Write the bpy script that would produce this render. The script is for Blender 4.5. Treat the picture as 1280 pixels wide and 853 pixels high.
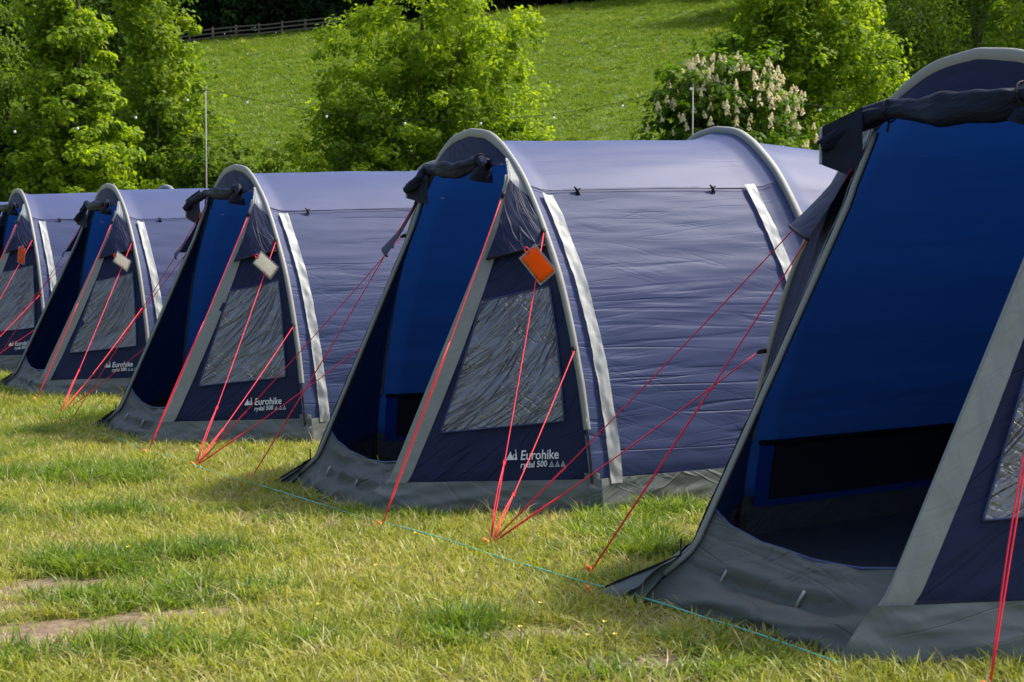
import bpy, math, random
import numpy as np
from mathutils import Vector, Matrix

for o in list(bpy.data.objects):
    bpy.data.objects.remove(o)
scene = bpy.context.scene
COL = scene.collection
rnd = random.Random(7)

# ------------------------------------------------------------------ camera
F_PX, PITCH, CAM_H = 1941.0, 0.052, 1.278
cam = bpy.data.cameras.new("camera")
cam.sensor_width = 36.0
cam.lens = F_PX / 1280.0 * 36.0
cam.clip_start = 0.1
cam.clip_end = 2000
cam.dof.use_dof = True
cam.dof.focus_distance = 8.6
cam.dof.aperture_fstop = 8.0
cam_ob = bpy.data.objects.new("camera", cam)
cam_ob.location = (0, 0, CAM_H)
cam_ob.rotation_euler = (math.pi / 2 - PITCH, 0, 0)
COL.objects.link(cam_ob)
scene.camera = cam_ob

# ------------------------------------------------------------------ light
SUN_AZ, SUN_EL = math.radians(63), math.radians(52)      # azimuth from +Y towards +X
world = bpy.data.worlds.new("World")
scene.world = world
world.use_nodes = True
wn = world.node_tree.nodes
wn.clear()
sky = wn.new("ShaderNodeTexSky")
sky.sky_type = 'NISHITA'
sky.sun_disc = False
sky.sun_elevation = SUN_EL
sky.sun_rotation = SUN_AZ
sky.air_density = 1.0
sky.dust_density = 4.0
sky.ozone_density = 1.0
bg = wn.new("ShaderNodeBackground")
bg.inputs["Strength"].default_value = 0.135
wo = wn.new("ShaderNodeOutputWorld")
world.node_tree.links.new(sky.outputs[0], bg.inputs["Color"])
world.node_tree.links.new(bg.outputs[0], wo.inputs["Surface"])
sl = bpy.data.lights.new("sun", 'SUN')
sl.energy = 3.2
sl.angle = math.radians(5.0)
sl.color = (1.0, 0.94, 0.84)
sun_ob = bpy.data.objects.new("sun", sl)
sdir = Vector((math.sin(SUN_AZ) * math.cos(SUN_EL), math.cos(SUN_AZ) * math.cos(SUN_EL), math.sin(SUN_EL)))
sun_ob.rotation_euler = sdir.to_track_quat('Z', 'Y').to_euler()
sun_ob.location = (20, 5, 30)
COL.objects.link(sun_ob)

scene.view_settings.view_transform = 'Standard'
scene.view_settings.look = 'None'
scene.view_settings.gamma = 1.0
scene.view_settings.exposure = 0.95
scene.view_settings.use_curve_mapping = False

# ------------------------------------------------------------------ helpers
def smooth01(t):
    t = np.clip(t, 0, 1)
    return t * t * (3 - 2 * t)

def perlin2(x, y, seed=0):
    """vectorised gradient noise, about -0.7..0.7"""
    r = np.random.RandomState(seed)
    perm = r.permutation(256)
    ang = r.rand(256) * 2 * math.pi
    gx, gy = np.cos(ang), np.sin(ang)
    x = np.asarray(x, float); y = np.asarray(y, float)
    xi, yi = np.floor(x).astype(int), np.floor(y).astype(int)
    xf, yf = x - xi, y - yi
    def g(i, j, dx, dy):
        k = perm[(perm[i & 255] + j) & 255]
        return gx[k] * dx + gy[k] * dy
    u = xf * xf * xf * (xf * (xf * 6 - 15) + 10)
    v = yf * yf * yf * (yf * (yf * 6 - 15) + 10)
    a = g(xi, yi, xf, yf); b = g(xi + 1, yi, xf - 1, yf)
    c = g(xi, yi + 1, xf, yf - 1); d = g(xi + 1, yi + 1, xf - 1, yf - 1)
    return (a * (1 - u) + b * u) * (1 - v) + (c * (1 - u) + d * u) * v

def fbm2(x, y, seed=0, octaves=4):
    s, a = 0, 1.0
    for i in range(octaves):
        s = s + a * perlin2(x * 2 ** i, y * 2 ** i, seed + i * 13)
        a *= 0.5
    return s

def mesh_np(name, verts, faces, smooth=True, uvs=None):
    """verts (n,3); faces: list of lists or an (m,k) int array"""
    me = bpy.data.meshes.new(name)
    verts = np.asarray(verts, dtype=np.float32)
    if isinstance(faces, np.ndarray):
        m, k = faces.shape
        me.vertices.add(len(verts)); me.vertices.foreach_set("co", verts.ravel())
        me.loops.add(m * k); me.loops.foreach_set("vertex_index", faces.astype(np.int32).ravel())
        me.polygons.add(m)
        me.polygons.foreach_set("loop_start", np.arange(0, m * k, k, dtype=np.int32))
        me.polygons.foreach_set("loop_total", np.full(m, k, dtype=np.int32))
        if smooth:
            me.polygons.foreach_set("use_smooth", np.ones(m, dtype=bool))
        me.update(calc_edges=True)
        if uvs is not None:
            lay = me.uv_layers.new(name="UVMap")
            lay.data.foreach_set("uv", np.asarray(uvs, dtype=np.float32)[faces.ravel()].ravel())
    else:
        me.from_pydata([tuple(v) for v in verts], [], faces)
        if smooth:
            for p in me.polygons:
                p.use_smooth = True
    return me

def link(name, me, mat=None, parent=None):
    o = bpy.data.objects.new(name, me)
    COL.objects.link(o)
    if mat is not None and me is not None and len(me.materials) == 0:
        me.materials.append(mat)
    if parent is not None:
        o.parent = parent
    return o

def tag(o, label=None, category=None, group=None, kind=None):
    if label: o["label"] = label
    if category: o["category"] = category
    if group: o["group"] = group
    if kind: o["kind"] = kind
    return o

def thing(name, label, category, loc=(0, 0, 0), rz=0.0, group=None):
    o = bpy.data.objects.new(name, None)
    o.empty_display_size = 0.2
    COL.objects.link(o)
    o.location = loc
    o.rotation_euler = (0, 0, rz)
    return tag(o, label, category, group)

def grid_faces(nu, nv):
    i = np.arange(nu - 1)[:, None] * nv + np.arange(nv - 1)[None, :]
    return np.stack([i, i + nv, i + nv + 1, i + 1], -1).reshape(-1, 4)

def grid_normals(P):
    du = np.gradient(P, axis=0); dv = np.gradient(P, axis=1)
    n = np.cross(du, dv)
    return n / (np.linalg.norm(n, axis=-1, keepdims=True) + 1e-9)

def grid(name, P, mat, parent=None, uv=None, disp=None):
    """P (nu,nv,3); uv (nu,nv,2) in metres; disp (nu,nv) along the grid normal"""
    nu, nv = P.shape[:2]
    if disp is not None:
        P = P + grid_normals(P) * disp[..., None]
    if uv is None:
        lu = np.concatenate([[0], np.cumsum(np.linalg.norm(np.diff(P[:, nv // 2], axis=0), axis=1))])
        lv = np.concatenate([[0], np.cumsum(np.linalg.norm(np.diff(P[nu // 2], axis=0), axis=1))])
        uv = np.stack(np.meshgrid(lu, lv, indexing='ij'), -1)
    me = mesh_np(name, P.reshape(-1, 3), grid_faces(nu, nv), True, uv.reshape(-1, 2))
    return link(name, me, mat, parent)

def catmull(pts, n):
    pts = np.asarray(pts, float)
    p = np.vstack([2 * pts[0] - pts[1], pts, 2 * pts[-1] - pts[-2]])
    m = len(pts) - 1
    t = np.linspace(0, m - 1e-6, n)
    i = t.astype(int); f = (t - i)[:, None]
    p0, p1, p2, p3 = p[i], p[i + 1], p[i + 2], p[i + 3]
    return 0.5 * ((2 * p1) + (-p0 + p2) * f + (2 * p0 - 5 * p1 + 4 * p2 - p3) * f ** 2 + (-p0 + 3 * p1 - 3 * p2 + p3) * f ** 3)

def tube_arrays(path, radii, seg=8, cap=True, base=0):
    path = np.asarray(path, float)
    n = len(path)
    radii = np.broadcast_to(np.asarray(radii, float), (n,))
    tan = np.gradient(path, axis=0)
    tan /= np.linalg.norm(tan, axis=1, keepdims=True) + 1e-9
    ref = np.array([0, 0, 1.0]) if abs(tan[:, 2]).mean() < 0.8 else np.array([1.0, 0, 0])
    a = np.cross(tan, ref); a /= np.linalg.norm(a, axis=1, keepdims=True) + 1e-9
    b = np.cross(tan, a)
    th = np.linspace(0, 2 * math.pi, seg, endpoint=False)
    V = path[:, None] + radii[:, None, None] * (a[:, None] * np.cos(th)[None, :, None] + b[:, None] * np.sin(th)[None, :, None])
    V = V.reshape(-1, 3)
    fs = []
    for i in range(n - 1):
        for j in range(seg):
            k = (j + 1) % seg
            fs.append([base + i * seg + j, base + i * seg + k, base + (i + 1) * seg + k, base + (i + 1) * seg + j])
    if cap:
        fs.append([base + j for j in range(seg)][::-1])
        fs.append([base + (n - 1) * seg + j for j in range(seg)])
    return V, fs

class MB:
    """collects shapes for one mesh"""
    def __init__(s): s.v = []; s.f = []; s.n = 0
    def tube(s, path, r, seg=8):
        V, fs = tube_arrays(path, r, seg, True, s.n)
        s.v.append(V); s.f += fs; s.n += len(V); return s
    def box(s, c, half, M=None):
        q = np.array([[x, y, z] for x in (-1, 1) for y in (-1, 1) for z in (-1, 1)], float) * np.asarray(half)
        if M is not None: q = q @ np.asarray(M).T
        q = q + np.asarray(c)
        b = s.n
        s.f += [[b + i for i in f] for f in ([0, 1, 3, 2], [4, 6, 7, 5], [0, 4, 5, 1], [2, 3, 7, 6], [0, 2, 6, 4], [1, 5, 7, 3])]
        s.v.append(q); s.n += 8; return s
    def build(s, name, mat, parent=None, smooth=True):
        return link(name, mesh_np(name, np.vstack(s.v), s.f, smooth), mat, parent)

# ------------------------------------------------------------------ materials
def new_mat(name):
    m = bpy.data.materials.new(name)
    m.use_nodes = True
    nt = m.node_tree
    nt.nodes.clear()
    out = nt.nodes.new("ShaderNodeOutputMaterial")
    return m, nt, out

def N(nt, typ, **kw):
    n = nt.nodes.new(typ)
    for k, v in kw.items():
        if k.startswith("i_"):
            key = k[2:].replace("_", " ")
            n.inputs[key].default_value = v
        else:
            setattr(n, k, v)
    return n

def ramp(nt, fac, stops):
    r = N(nt, "ShaderNodeValToRGB")
    el = r.color_ramp.elements
    while len(el) < len(stops): el.new(0.5)
    for e, (p, c) in zip(el, stops):
        e.position = p
        e.color = (c[0], c[1], c[2], 1) if not isinstance(c, (int, float)) else (c, c, c, 1)
    nt.links.new(fac, r.inputs[0])
    return r.outputs[0]

def mixc(nt, fac, a, b, mode='MIX'):
    n = N(nt, "ShaderNodeMix", data_type='RGBA', blend_type=mode)
    for sock, val in ((n.inputs[0], fac), (n.inputs[6], a), (n.inputs[7], b)):
        if hasattr(val, "is_output"): nt.links.new(val, sock)
        elif isinstance(val, (int, float)): sock.default_value = val
        else: sock.default_value = (*val, 1)
    return n.outputs[2]

def math_n(nt, op, a, b=0.0, c=None):
    n = N(nt, "ShaderNodeMath", operation=op)
    for i, v in enumerate((a, b) if c is None else (a, b, c)):
        if hasattr(v, "is_output"): nt.links.new(v, n.inputs[i])
        else: n.inputs[i].default_value = v
    return n.outputs[0]

def streaks(nt, uvsock, rot, sx, sy, detail=3.0, distortion=0.6, ridged=False):
    mp = N(nt, "ShaderNodeMapping")
    mp.inputs["Rotation"].default_value = (0, 0, rot)
    mp.inputs["Scale"].default_value = (1, 1, 1)
    nt.links.new(uvsock, mp.inputs[0])
    mp2 = N(nt, "ShaderNodeMapping")
    mp2.inputs["Scale"].default_value = (sx, sy, 1)
    nt.links.new(mp.outputs[0], mp2.inputs[0])
    no = N(nt, "ShaderNodeTexNoise", i_Scale=1.0, i_Detail=detail, i_Roughness=0.5, i_Distortion=distortion)
    nt.links.new(mp2.outputs[0], no.inputs["Vector"])
    h = no.outputs[0]
    if ridged:
        h = math_n(nt, 'ABSOLUTE', math_n(nt, 'SUBTRACT', h, 0.5))
        h = math_n(nt, 'POWER', math_n(nt, 'MULTIPLY', h, 3.0), 0.6)
    return h

def uv_offset(nt):
    """UV in metres, shifted per tent so that no two tents crease alike"""
    uv = N(nt, "ShaderNodeUVMap")
    oi = N(nt, "ShaderNodeObjectInfo")
    ad = N(nt, "ShaderNodeVectorMath", operation='MULTIPLY_ADD')
    ad.inputs[1].default_value = (3.7, 5.3, 2.1)
    nt.links.new(oi.outputs["Location"], ad.inputs[0])
    nt.links.new(uv.outputs[0], ad.inputs[2])
    return ad.outputs[0]

def creases(nt, uvsock, rot, sx, sy, width=0.035):
    """thin pulled creases: narrow valleys where a stretched noise crosses its middle, here and there"""
    n = streaks(nt, uvsock, rot, sx, sy, 2.0, 0.5)
    t = math_n(nt, 'ABSOLUTE', math_n(nt, 'SUBTRACT', n, 0.5))
    line = ramp(nt, t, [(0.0, 1.0), (width, 0.0)])
    mask = ramp(nt, streaks(nt, uvsock, rot + .3, sx * .9, sy * .25, 2.0, 0.3), [(0.42, 0.0), (0.62, 1.0)])
    return math_n(nt, 'MULTIPLY', math_n(nt, 'MULTIPLY', line, mask), -1.0)

def fabric(name, col, rough=0.5, spec=0.4, trans=0.0, tcol=(0, 0, 0.3), layers=(), strength=0.6, dirt=0.0, sheen=0.0):
    """layers: (rot, sx, sy, weight in metres, ridged)"""
    m, nt, out = new_mat(name)
    L = nt.links
    uv = uv_offset(nt)
    pb = N(nt, "ShaderNodeBsdfPrincipled")
    pb.inputs["Roughness"].default_value = rough
    pb.inputs["Specular IOR Level"].default_value = spec
    if sheen:
        pb.inputs["Sheen Weight"].default_value = sheen
        pb.inputs["Sheen Roughness"].default_value = 0.4
    tc = N(nt, "ShaderNodeTexCoord")
    n1 = N(nt, "ShaderNodeTexNoise", i_Scale=1.7, i_Detail=4.0, i_Roughness=0.6)
    L.new(uv, n1.inputs["Vector"])
    c = mixc(nt, n1.outputs[0], [v * 0.86 for v in col], [min(1, v * 1.13) for v in col])
    if dirt:
        n2 = N(nt, "ShaderNodeTexNoise", i_Scale=5.0, i_Detail=6.0, i_Roughness=0.7)
        L.new(uv, n2.inputs["Vector"])
        sx = N(nt, "ShaderNodeSeparateXYZ"); L.new(tc.outputs["Object"], sx.inputs[0])
        low = math_n(nt, 'MULTIPLY', ramp(nt, sx.outputs[2], [(0.0, 1.0), (0.16, 0.0)]), ramp(nt, n2.outputs[0], [(0.42, 0.0), (0.66, 1.0)]))
        c = mixc(nt, math_n(nt, 'MULTIPLY', low, dirt), c, (0.11, 0.085, 0.055))
    L.new(c, pb.inputs["Base Color"])
    h = None
    for (rot, sx_, sy_, w, rid) in layers:
        s = math_n(nt, 'MULTIPLY', creases(nt, uv, rot, sx_, sy_) if rid == 'crease' else streaks(nt, uv, rot, sx_, sy_, ridged=rid), w)
        h = s if h is None else math_n(nt, 'ADD', h, s)
    # the weave
    wv = N(nt, "ShaderNodeTexNoise", i_Scale=420.0, i_Detail=1.0)
    L.new(uv, wv.inputs["Vector"])
    ws = math_n(nt, 'MULTIPLY', wv.outputs[0], 0.0006)
    h = ws if h is None else math_n(nt, 'ADD', h, ws)
    bp = N(nt, "ShaderNodeBump", i_Strength=strength, i_Distance=1.0)
    L.new(h, bp.inputs["Height"])
    L.new(bp.outputs[0], pb.inputs["Normal"])
    if trans > 0:
        tr = N(nt, "ShaderNodeBsdfTranslucent")
        tr.inputs["Color"].default_value = (*tcol, 1)
        mx = N(nt, "ShaderNodeMixShader"); mx.inputs[0].default_value = trans
        L.new(pb.outputs[0], mx.inputs[1]); L.new(tr.outputs[0], mx.inputs[2])
        L.new(mx.outputs[0], out.inputs[0])
    else:
        L.new(pb.outputs[0], out.inputs[0])
    return m

def simple(name, col, rough=0.5, spec=0.5, metal=0.0, var=0.15, scale=30.0, bump=0.0):
    m, nt, out = new_mat(name)
    L = nt.links
    pb = N(nt, "ShaderNodeBsdfPrincipled")
    pb.inputs["Roughness"].default_value = rough
    pb.inputs["Specular IOR Level"].default_value = spec
    pb.inputs["Metallic"].default_value = metal
    tc = N(nt, "ShaderNodeTexCoord")
    no = N(nt, "ShaderNodeTexNoise", i_Scale=scale, i_Detail=4.0)
    L.new(tc.outputs["Object"], no.inputs["Vector"])
    L.new(mixc(nt, no.outputs[0], [v * (1 - var) for v in col], [min(1, v * (1 + var)) for v in col]), pb.inputs["Base Color"])
    if bump:
        bp = N(nt, "ShaderNodeBump", i_Strength=0.7, i_Distance=bump)
        L.new(no.outputs[0], bp.inputs["Height"]); L.new(bp.outputs[0], pb.inputs["Normal"])
    L.new(pb.outputs[0], out.inputs[0])
    return m

def thin_card(name, col):
    """paper card that lets some light through"""
    m, nt, out = new_mat(name)
    tc = N(nt, "ShaderNodeTexCoord")
    no = N(nt, "ShaderNodeTexNoise", i_Scale=9.0, i_Detail=3.0)
    nt.links.new(tc.outputs["Object"], no.inputs["Vector"])
    c = mixc(nt, no.outputs[0], [v * .92 for v in col], col)
    pb = N(nt, "ShaderNodeBsdfPrincipled"); pb.inputs["Roughness"].default_value = 0.3
    nt.links.new(c, pb.inputs["Base Color"])
    tr = N(nt, "ShaderNodeBsdfTranslucent"); nt.links.new(c, tr.inputs["Color"])
    mx = N(nt, "ShaderNodeMixShader"); mx.inputs[0].default_value = 0.62
    nt.links.new(pb.outputs[0], mx.inputs[1]); nt.links.new(tr.outputs[0], mx.inputs[2])
    nt.links.new(mx.outputs[0], out.inputs[0])
    return m

M = {}
NAVY = (0.062, 0.070, 0.165)
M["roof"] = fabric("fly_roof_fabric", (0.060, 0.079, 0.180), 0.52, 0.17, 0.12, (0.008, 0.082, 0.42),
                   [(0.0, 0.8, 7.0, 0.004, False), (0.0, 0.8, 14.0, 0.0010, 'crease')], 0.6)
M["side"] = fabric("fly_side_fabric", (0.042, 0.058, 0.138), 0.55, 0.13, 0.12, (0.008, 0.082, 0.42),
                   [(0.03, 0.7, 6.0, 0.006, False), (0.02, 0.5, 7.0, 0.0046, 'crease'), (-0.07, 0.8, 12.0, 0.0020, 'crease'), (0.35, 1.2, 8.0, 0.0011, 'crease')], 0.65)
M["front"] = fabric("front_panel_fabric", (0.0150, 0.0205, 0.056), 0.55, 0.14, 0.06, (0.005, 0.05, 0.22),
                    [(-0.65, 1.0, 7.0, 0.016, False), (-0.9, 0.9, 9.0, 0.006, 'crease'), (-0.4, 0.9, 8.0, 0.004, 'crease')], 0.8)
M["roll"] = fabric("rolled_door_fabric", (0.008, 0.012, 0.030), 0.5, 0.13, 0.0, (0, 0, 0),
                   [(0.2, 3.0, 14.0, 0.010, False), (-0.3, 6.0, 30.0, 0.004, True)], 0.9)
M["skirt"] = fabric("grey_skirt_fabric", (0.122, 0.140, 0.134), 0.55, 0.25, 0.0, (0, 0, 0),
                    [(0.5, 1.6, 8.0, 0.020, False), (-0.4, 1.5, 10.0, 0.004, 'crease'), (0.5, 1.5, 9.0, 0.004, 'crease')], 0.85, dirt=0.4)
M["sill"] = fabric("grey_sill_fabric", (0.092, 0.098, 0.092), 0.6, 0.2, 0.0, (0, 0, 0),
                   [(0.1, 1.6, 8.0, 0.018, False), (-0.5, 2.0, 9.0, 0.006, 'crease'), (0.15, 1.0, 9.0, 0.006, 'crease')], 0.9, dirt=0.6)
M["edge"] = fabric("grey_edge_fabric", (0.215, 0.230, 0.212), 0.55, 0.25, 0.0, (0, 0, 0),
                   [(0.9, 3.0, 10.0, 0.012, False), (-0.6, 4.0, 12.0, 0.003, True)], 0.7)
M["sleeve"] = fabric("pole_sleeve_fabric", (0.24, 0.245, 0.225), 0.5, 0.35, 0.0, (0, 0, 0),
                     [(0.2, 14.0, 3.0, 0.004, False)], 0.6)
M["flap"] = fabric("pale_flap_fabric", (0.54, 0.56, 0.53), 0.5, 0.3, 0.35, (0.5, 0.56, 0.66),
                   [(0.5, 5.0, 9.0, 0.008, False), (-0.7, 5.0, 16.0, 0.0012, True)], 0.7)
M["gusset"] = fabric("gusset_fabric", (0.21, 0.23, 0.25), 0.45, 0.4, 0.0, (0, 0, 0), [(0.9, 3, 14, 0.006, False)], 0.6)
M["black"] = fabric("black_lining", (0.028, 0.028, 0.034), 0.7, 0.2, 0.0, (0, 0, 0), [(0.3, 3, 9, 0.012, False)], 0.8)
M["band"] = fabric("blue_lining_band", (0.02, 0.08, 0.34), 0.6, 0.2, 0.3, (0.01, 0.14, 0.7), [(0.3, 3, 9, 0.004, False)], 0.5)
M["floor_sheet"] = fabric("dark_floor_sheet", (0.11, 0.108, 0.10), 0.55, 0.3, 0.0, (0, 0, 0), [(0.4, 4, 10, 0.015, False), (-0.5, 8, 20, 0.006, True)], 0.9)
M["pole"] = simple("black_pole", (0.012, 0.012, 0.013), 0.35, 0.5)
M["tab"] = simple("black_webbing", (0.010, 0.010, 0.011), 0.7, 0.2)
M["piping"] = simple("blue_piping", (0.025, 0.04, 0.12), 0.5, 0.4)
M["pale_piping"] = simple("pale_piping", (0.30, 0.33, 0.40), 0.5, 0.4)
M["metal"] = simple("dull_aluminium", (0.62, 0.63, 0.62), 0.35, 0.5, 0.8)
M["toggle"] = simple("pale_toggle", (0.32, 0.33, 0.31), 0.4, 0.5)
M["rope"] = simple("red_rope", (0.74, 0.016, 0.045), 0.55, 0.3, var=0.12, scale=60)
M["rope_orange"] = simple("orange_red_rope", (0.80, 0.034, 0.038), 0.55, 0.3, var=0.12, scale=60)
M["peg"] = simple("orange_peg_plastic", (0.85, 0.22, 0.02), 0.4, 0.5)
M["print"] = simple("white_print", (0.72, 0.73, 0.74), 0.6, 0.3, var=0.04)
M["print_dim"] = simple("grey_print", (0.34, 0.36, 0.42), 0.6, 0.3, var=0.04)
M["card_orange"] = thin_card("orange_card", (0.85, 0.21, 0.015))
M["card_red"] = thin_card("brick_red_card", (0.70, 0.16, 0.06))
M["card_white"] = thin_card("white_card", (0.93, 0.91, 0.86))
def wallet_mat():
    m, nt, out = new_mat("clear_card_wallet")
    tr = N(nt, "ShaderNodeBsdfTransparent"); tr.inputs["Color"].default_value = (.93, .93, .92, 1)
    pb = N(nt, "ShaderNodeBsdfPrincipled"); pb.inputs["Base Color"].default_value = (.5, .5, .47, 1); pb.inputs["Roughness"].default_value = .2
    mx = N(nt, "ShaderNodeMixShader"); mx.inputs[0].default_value = .4
    nt.links.new(tr.outputs[0], mx.inputs[1]); nt.links.new(pb.outputs[0], mx.inputs[2]); nt.links.new(mx.outputs[0], out.inputs[0])
    return m
M["sleeve_clear"] = wallet_mat()
M["string"] = simple("turquoise_string", (0.12, 0.50, 0.40), 0.6, 0.3)
M["bark"] = simple("bark", (0.085, 0.070, 0.052), 0.9, 0.2, var=0.5, scale=6.0, bump=0.03)
M["pale_bark"] = simple("pale_bark", (0.26, 0.25, 0.21), 0.85, 0.2, var=0.4, scale=6.0, bump=0.02)
M["timber"] = simple("weathered_timber", (0.17, 0.14, 0.105), 0.85, 0.2, var=0.35, scale=4.0, bump=0.01)
M["galv"] = simple("galvanised_pole", (0.28, 0.28, 0.26), 0.7, 0.3, 0.1)
M["cable"] = simple("black_cable", (0.01, 0.01, 0.01), 0.6, 0.3)
M["bulb"] = simple("white_bulb_glass", (0.85, 0.85, 0.80), 0.12, 0.6)

def window_film():
    m, nt, out = new_mat("clear_window_film")
    L = nt.links
    uv = uv_offset(nt)
    a = streaks(nt, uv, -0.95, 1.1, 10.0, 3.0, 0.7, False)
    b = streaks(nt, uv, -0.75, 2.5, 22.0, 3.0, 0.8, True)
    c = streaks(nt, uv, 0.4, 30.0, 45.0, 4.0, 2.0, False)
    cr = math_n(nt, 'ADD', math_n(nt, 'MULTIPLY', creases(nt, uv, -0.95, 1.6, 16.0, .05), 0.012), math_n(nt, 'ADD', math_n(nt, 'MULTIPLY', creases(nt, uv, -0.6, 2.2, 24.0, .05), 0.009), math_n(nt, 'MULTIPLY', creases(nt, uv, 0.5, 5.0, 20.0, .05), 0.005)))
    a = math_n(nt, 'ADD', math_n(nt, 'MULTIPLY', a, 0.40), math_n(nt, 'MULTIPLY', cr, 24.0))
    h = math_n(nt, 'ADD', math_n(nt, 'MULTIPLY', a, 0.042), math_n(nt, 'ADD', math_n(nt, 'MULTIPLY', b, 0.007), math_n(nt, 'MULTIPLY', c, 0.0016)))
    bp = N(nt, "ShaderNodeBump", i_Strength=1.0, i_Distance=1.0)
    L.new(h, bp.inputs["Height"])
    gl = N(nt, "ShaderNodeBsdfGlossy", i_Roughness=0.28)
    gl.inputs["Color"].default_value = (0.85, 0.86, 0.88, 1)
    L.new(bp.outputs[0], gl.inputs["Normal"])
    df = N(nt, "ShaderNodeBsdfDiffuse"); df.inputs["Color"].default_value = (0.105, 0.105, 0.10, 1)
    L.new(bp.outputs[0], df.inputs["Normal"])
    tr = N(nt, "ShaderNodeBsdfTransparent")
    tr.inputs["Color"].default_value = (0.75, 0.77, 0.8, 1)
    m1 = N(nt, "ShaderNodeMixShader"); m1.inputs[0].default_value = 0.45
    L.new(tr.outputs[0], m1.inputs[1]); L.new(df.outputs[0], m1.inputs[2])
    mx = N(nt, "ShaderNodeMixShader"); mx.inputs[0].default_value = 0.20
    L.new(m1.outputs[0], mx.inputs[1]); L.new(gl.outputs[0], mx.inputs[2])
    L.new(mx.outputs[0], out.inputs[0])
    return m
M["film"] = window_film()

def leaf_mat(name, dark, light, tcol, trans=0.42):
    m, nt, out = new_mat(name)
    L = nt.links
    at = N(nt, "ShaderNodeAttribute", attribute_name="tint")
    col = ramp(nt, at.outputs["Fac"], [(0.0, dark), (1.0, light)])
    pb = N(nt, "ShaderNodeBsdfPrincipled")
    pb.inputs["Roughness"].default_value = 0.6
    pb.inputs["Specular IOR Level"].default_value = 0.15
    L.new(col, pb.inputs["Base Color"])
    tr = N(nt, "ShaderNodeBsdfTranslucent")
    L.new(mixc(nt, 1.0, col, tcol, 'MULTIPLY'), tr.inputs["Color"])
    mx = N(nt, "ShaderNodeMixShader"); mx.inputs[0].default_value = trans
    L.new(pb.outputs[0], mx.inputs[1]); L.new(tr.outputs[0], mx.inputs[2])
    L.new(mx.outputs[0], out.inputs[0])
    return m
M["leaf_yellow"] = leaf_mat("leaf_yellow_green", (0.112, 0.188, 0.014), (0.255, 0.340, 0.022), (1.8, 1.8, 0.6), .5)
M["leaf_mid"] = leaf_mat("leaf_mid_green", (0.090, 0.155, 0.012), (0.21, 0.285, 0.020), (1.8, 1.8, 0.6), .46)
M["leaf_deep"] = leaf_mat("leaf_deep_green", (0.052, 0.100, 0.013), (0.130, 0.200, 0.020), (1.6, 1.7, 0.6), .44)
M["leaf_dark"] = leaf_mat("leaf_dark_green", (0.014, 0.036, 0.011), (0.036, 0.075, 0.015), (1.3, 1.5, 0.6), 0.3)
M["leaf_chestnut"] = leaf_mat("leaf_chestnut", (0.050, 0.105, 0.012), (0.130, 0.210, 0.017), (1.7, 1.8, 0.6), 0.42)
M["blossom"] = leaf_mat("cream_blossom", (0.74, 0.62, 0.40), (0.90, 0.84, 0.62), (1.0, 0.95, 0.85), 0.4)

# ------------------------------------------------------------------ the lie of the land
# tents: x, y, ground height, yaw (degrees), porch depth
TENTS = [
    (1.723, 5.789, 0.052, 34.8, 1.19),
    (-0.226, 8.682, 0.0, 30.3, 0.94),
    (-2.079, 11.721, -0.011, 31.8, 0.94),
    (-3.926, 15.133, 0.016, 31.3, 0.96),
    (-5.584, 17.587, 0.078, 30.2, 0.94),
    (-7.45, 20.75, 0.095, 30.8, 0.94),
]
def hill_h(x, y):
    t = np.maximum(y - 40.0, 0.0)
    r = 0.232 * (t - 9.0 * (1 - np.exp(-t / 9.0)))
    side = 1.0 + 0.0046 * np.clip(x + 24.0, -60, 90)
    top = np.where(y > 140, (y - 140) * -0.12, 0)
    return (r + top) * side
def ground_h(x, y):
    x = np.asarray(x, float); y = np.asarray(y, float)
    num = np.zeros_like(x); den = np.full_like(x, 0.15)
    for (tx, ty, tz, a, d) in TENTS:
        cx, cy = tx + 1.0 * math.cos(math.radians(a)), ty + 1.0 * math.sin(math.radians(a))
        w = np.exp(-((x - cx) ** 2 + (y - cy) ** 2) / (2 * 2.2 ** 2))
        num += w * tz; den += w
    z = num / den
    z = z + 0.012 * fbm2(x * 0.9, y * 0.9, 5, 3) * np.exp(-np.maximum(y - 25, 0) / 10)
    z = z + hill_h(x, y) + 0.10 * fbm2(x * 0.25, y * 0.25, 9, 3) * smooth01((y - 45) / 20)
    return z
def gz(x, y): return float(ground_h(np.array([x]), np.array([y]))[0])

# bare-earth patches: x, y, rx, ry, rotation
BARE = [(-1.62, 5.22, 0.46, 0.19, 0.15), (-1.75, 5.95, 0.27, 0.19, 0.1), (-1.05, 5.48, 0.30, 0.09, 0.15), (-0.62, 5.75, 0.15, 0.05, 0.1), (0.02, 6.0, .12, .05, 0),
        (0.35, 4.72, 0.25, 0.10, 0.0), (-2.2, 5.5, 0.5, 0.3, 0.0), (0.52, 6.35, 0.15, 0.05, 0), (-0.35, 7.05, 0.12, 0.04, 0),
        (-1.62, 7.35, 0.16, 0.06, 0), (-0.30, 6.1, 0.14, 0.05, 0.2), (0.05, 5.1, 0.2, 0.06, 0.1)]
def bare_mask(x, y):
    n = fbm2(x * 4.0, y * 4.0, 31, 4)
    m = np.zeros_like(x)
    for (bx, by, rx, ry, a) in BARE:
        dx, dy = x - bx, y - by
        u = (dx * math.cos(a) + dy * math.sin(a)) / rx
        v = (-dx * math.sin(a) + dy * math.cos(a)) / ry
        d = np.sqrt(u * u + v * v) + n * 0.55
        m = np.maximum(m, smooth01((1.35 - d) / 0.7))
    return m

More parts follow.
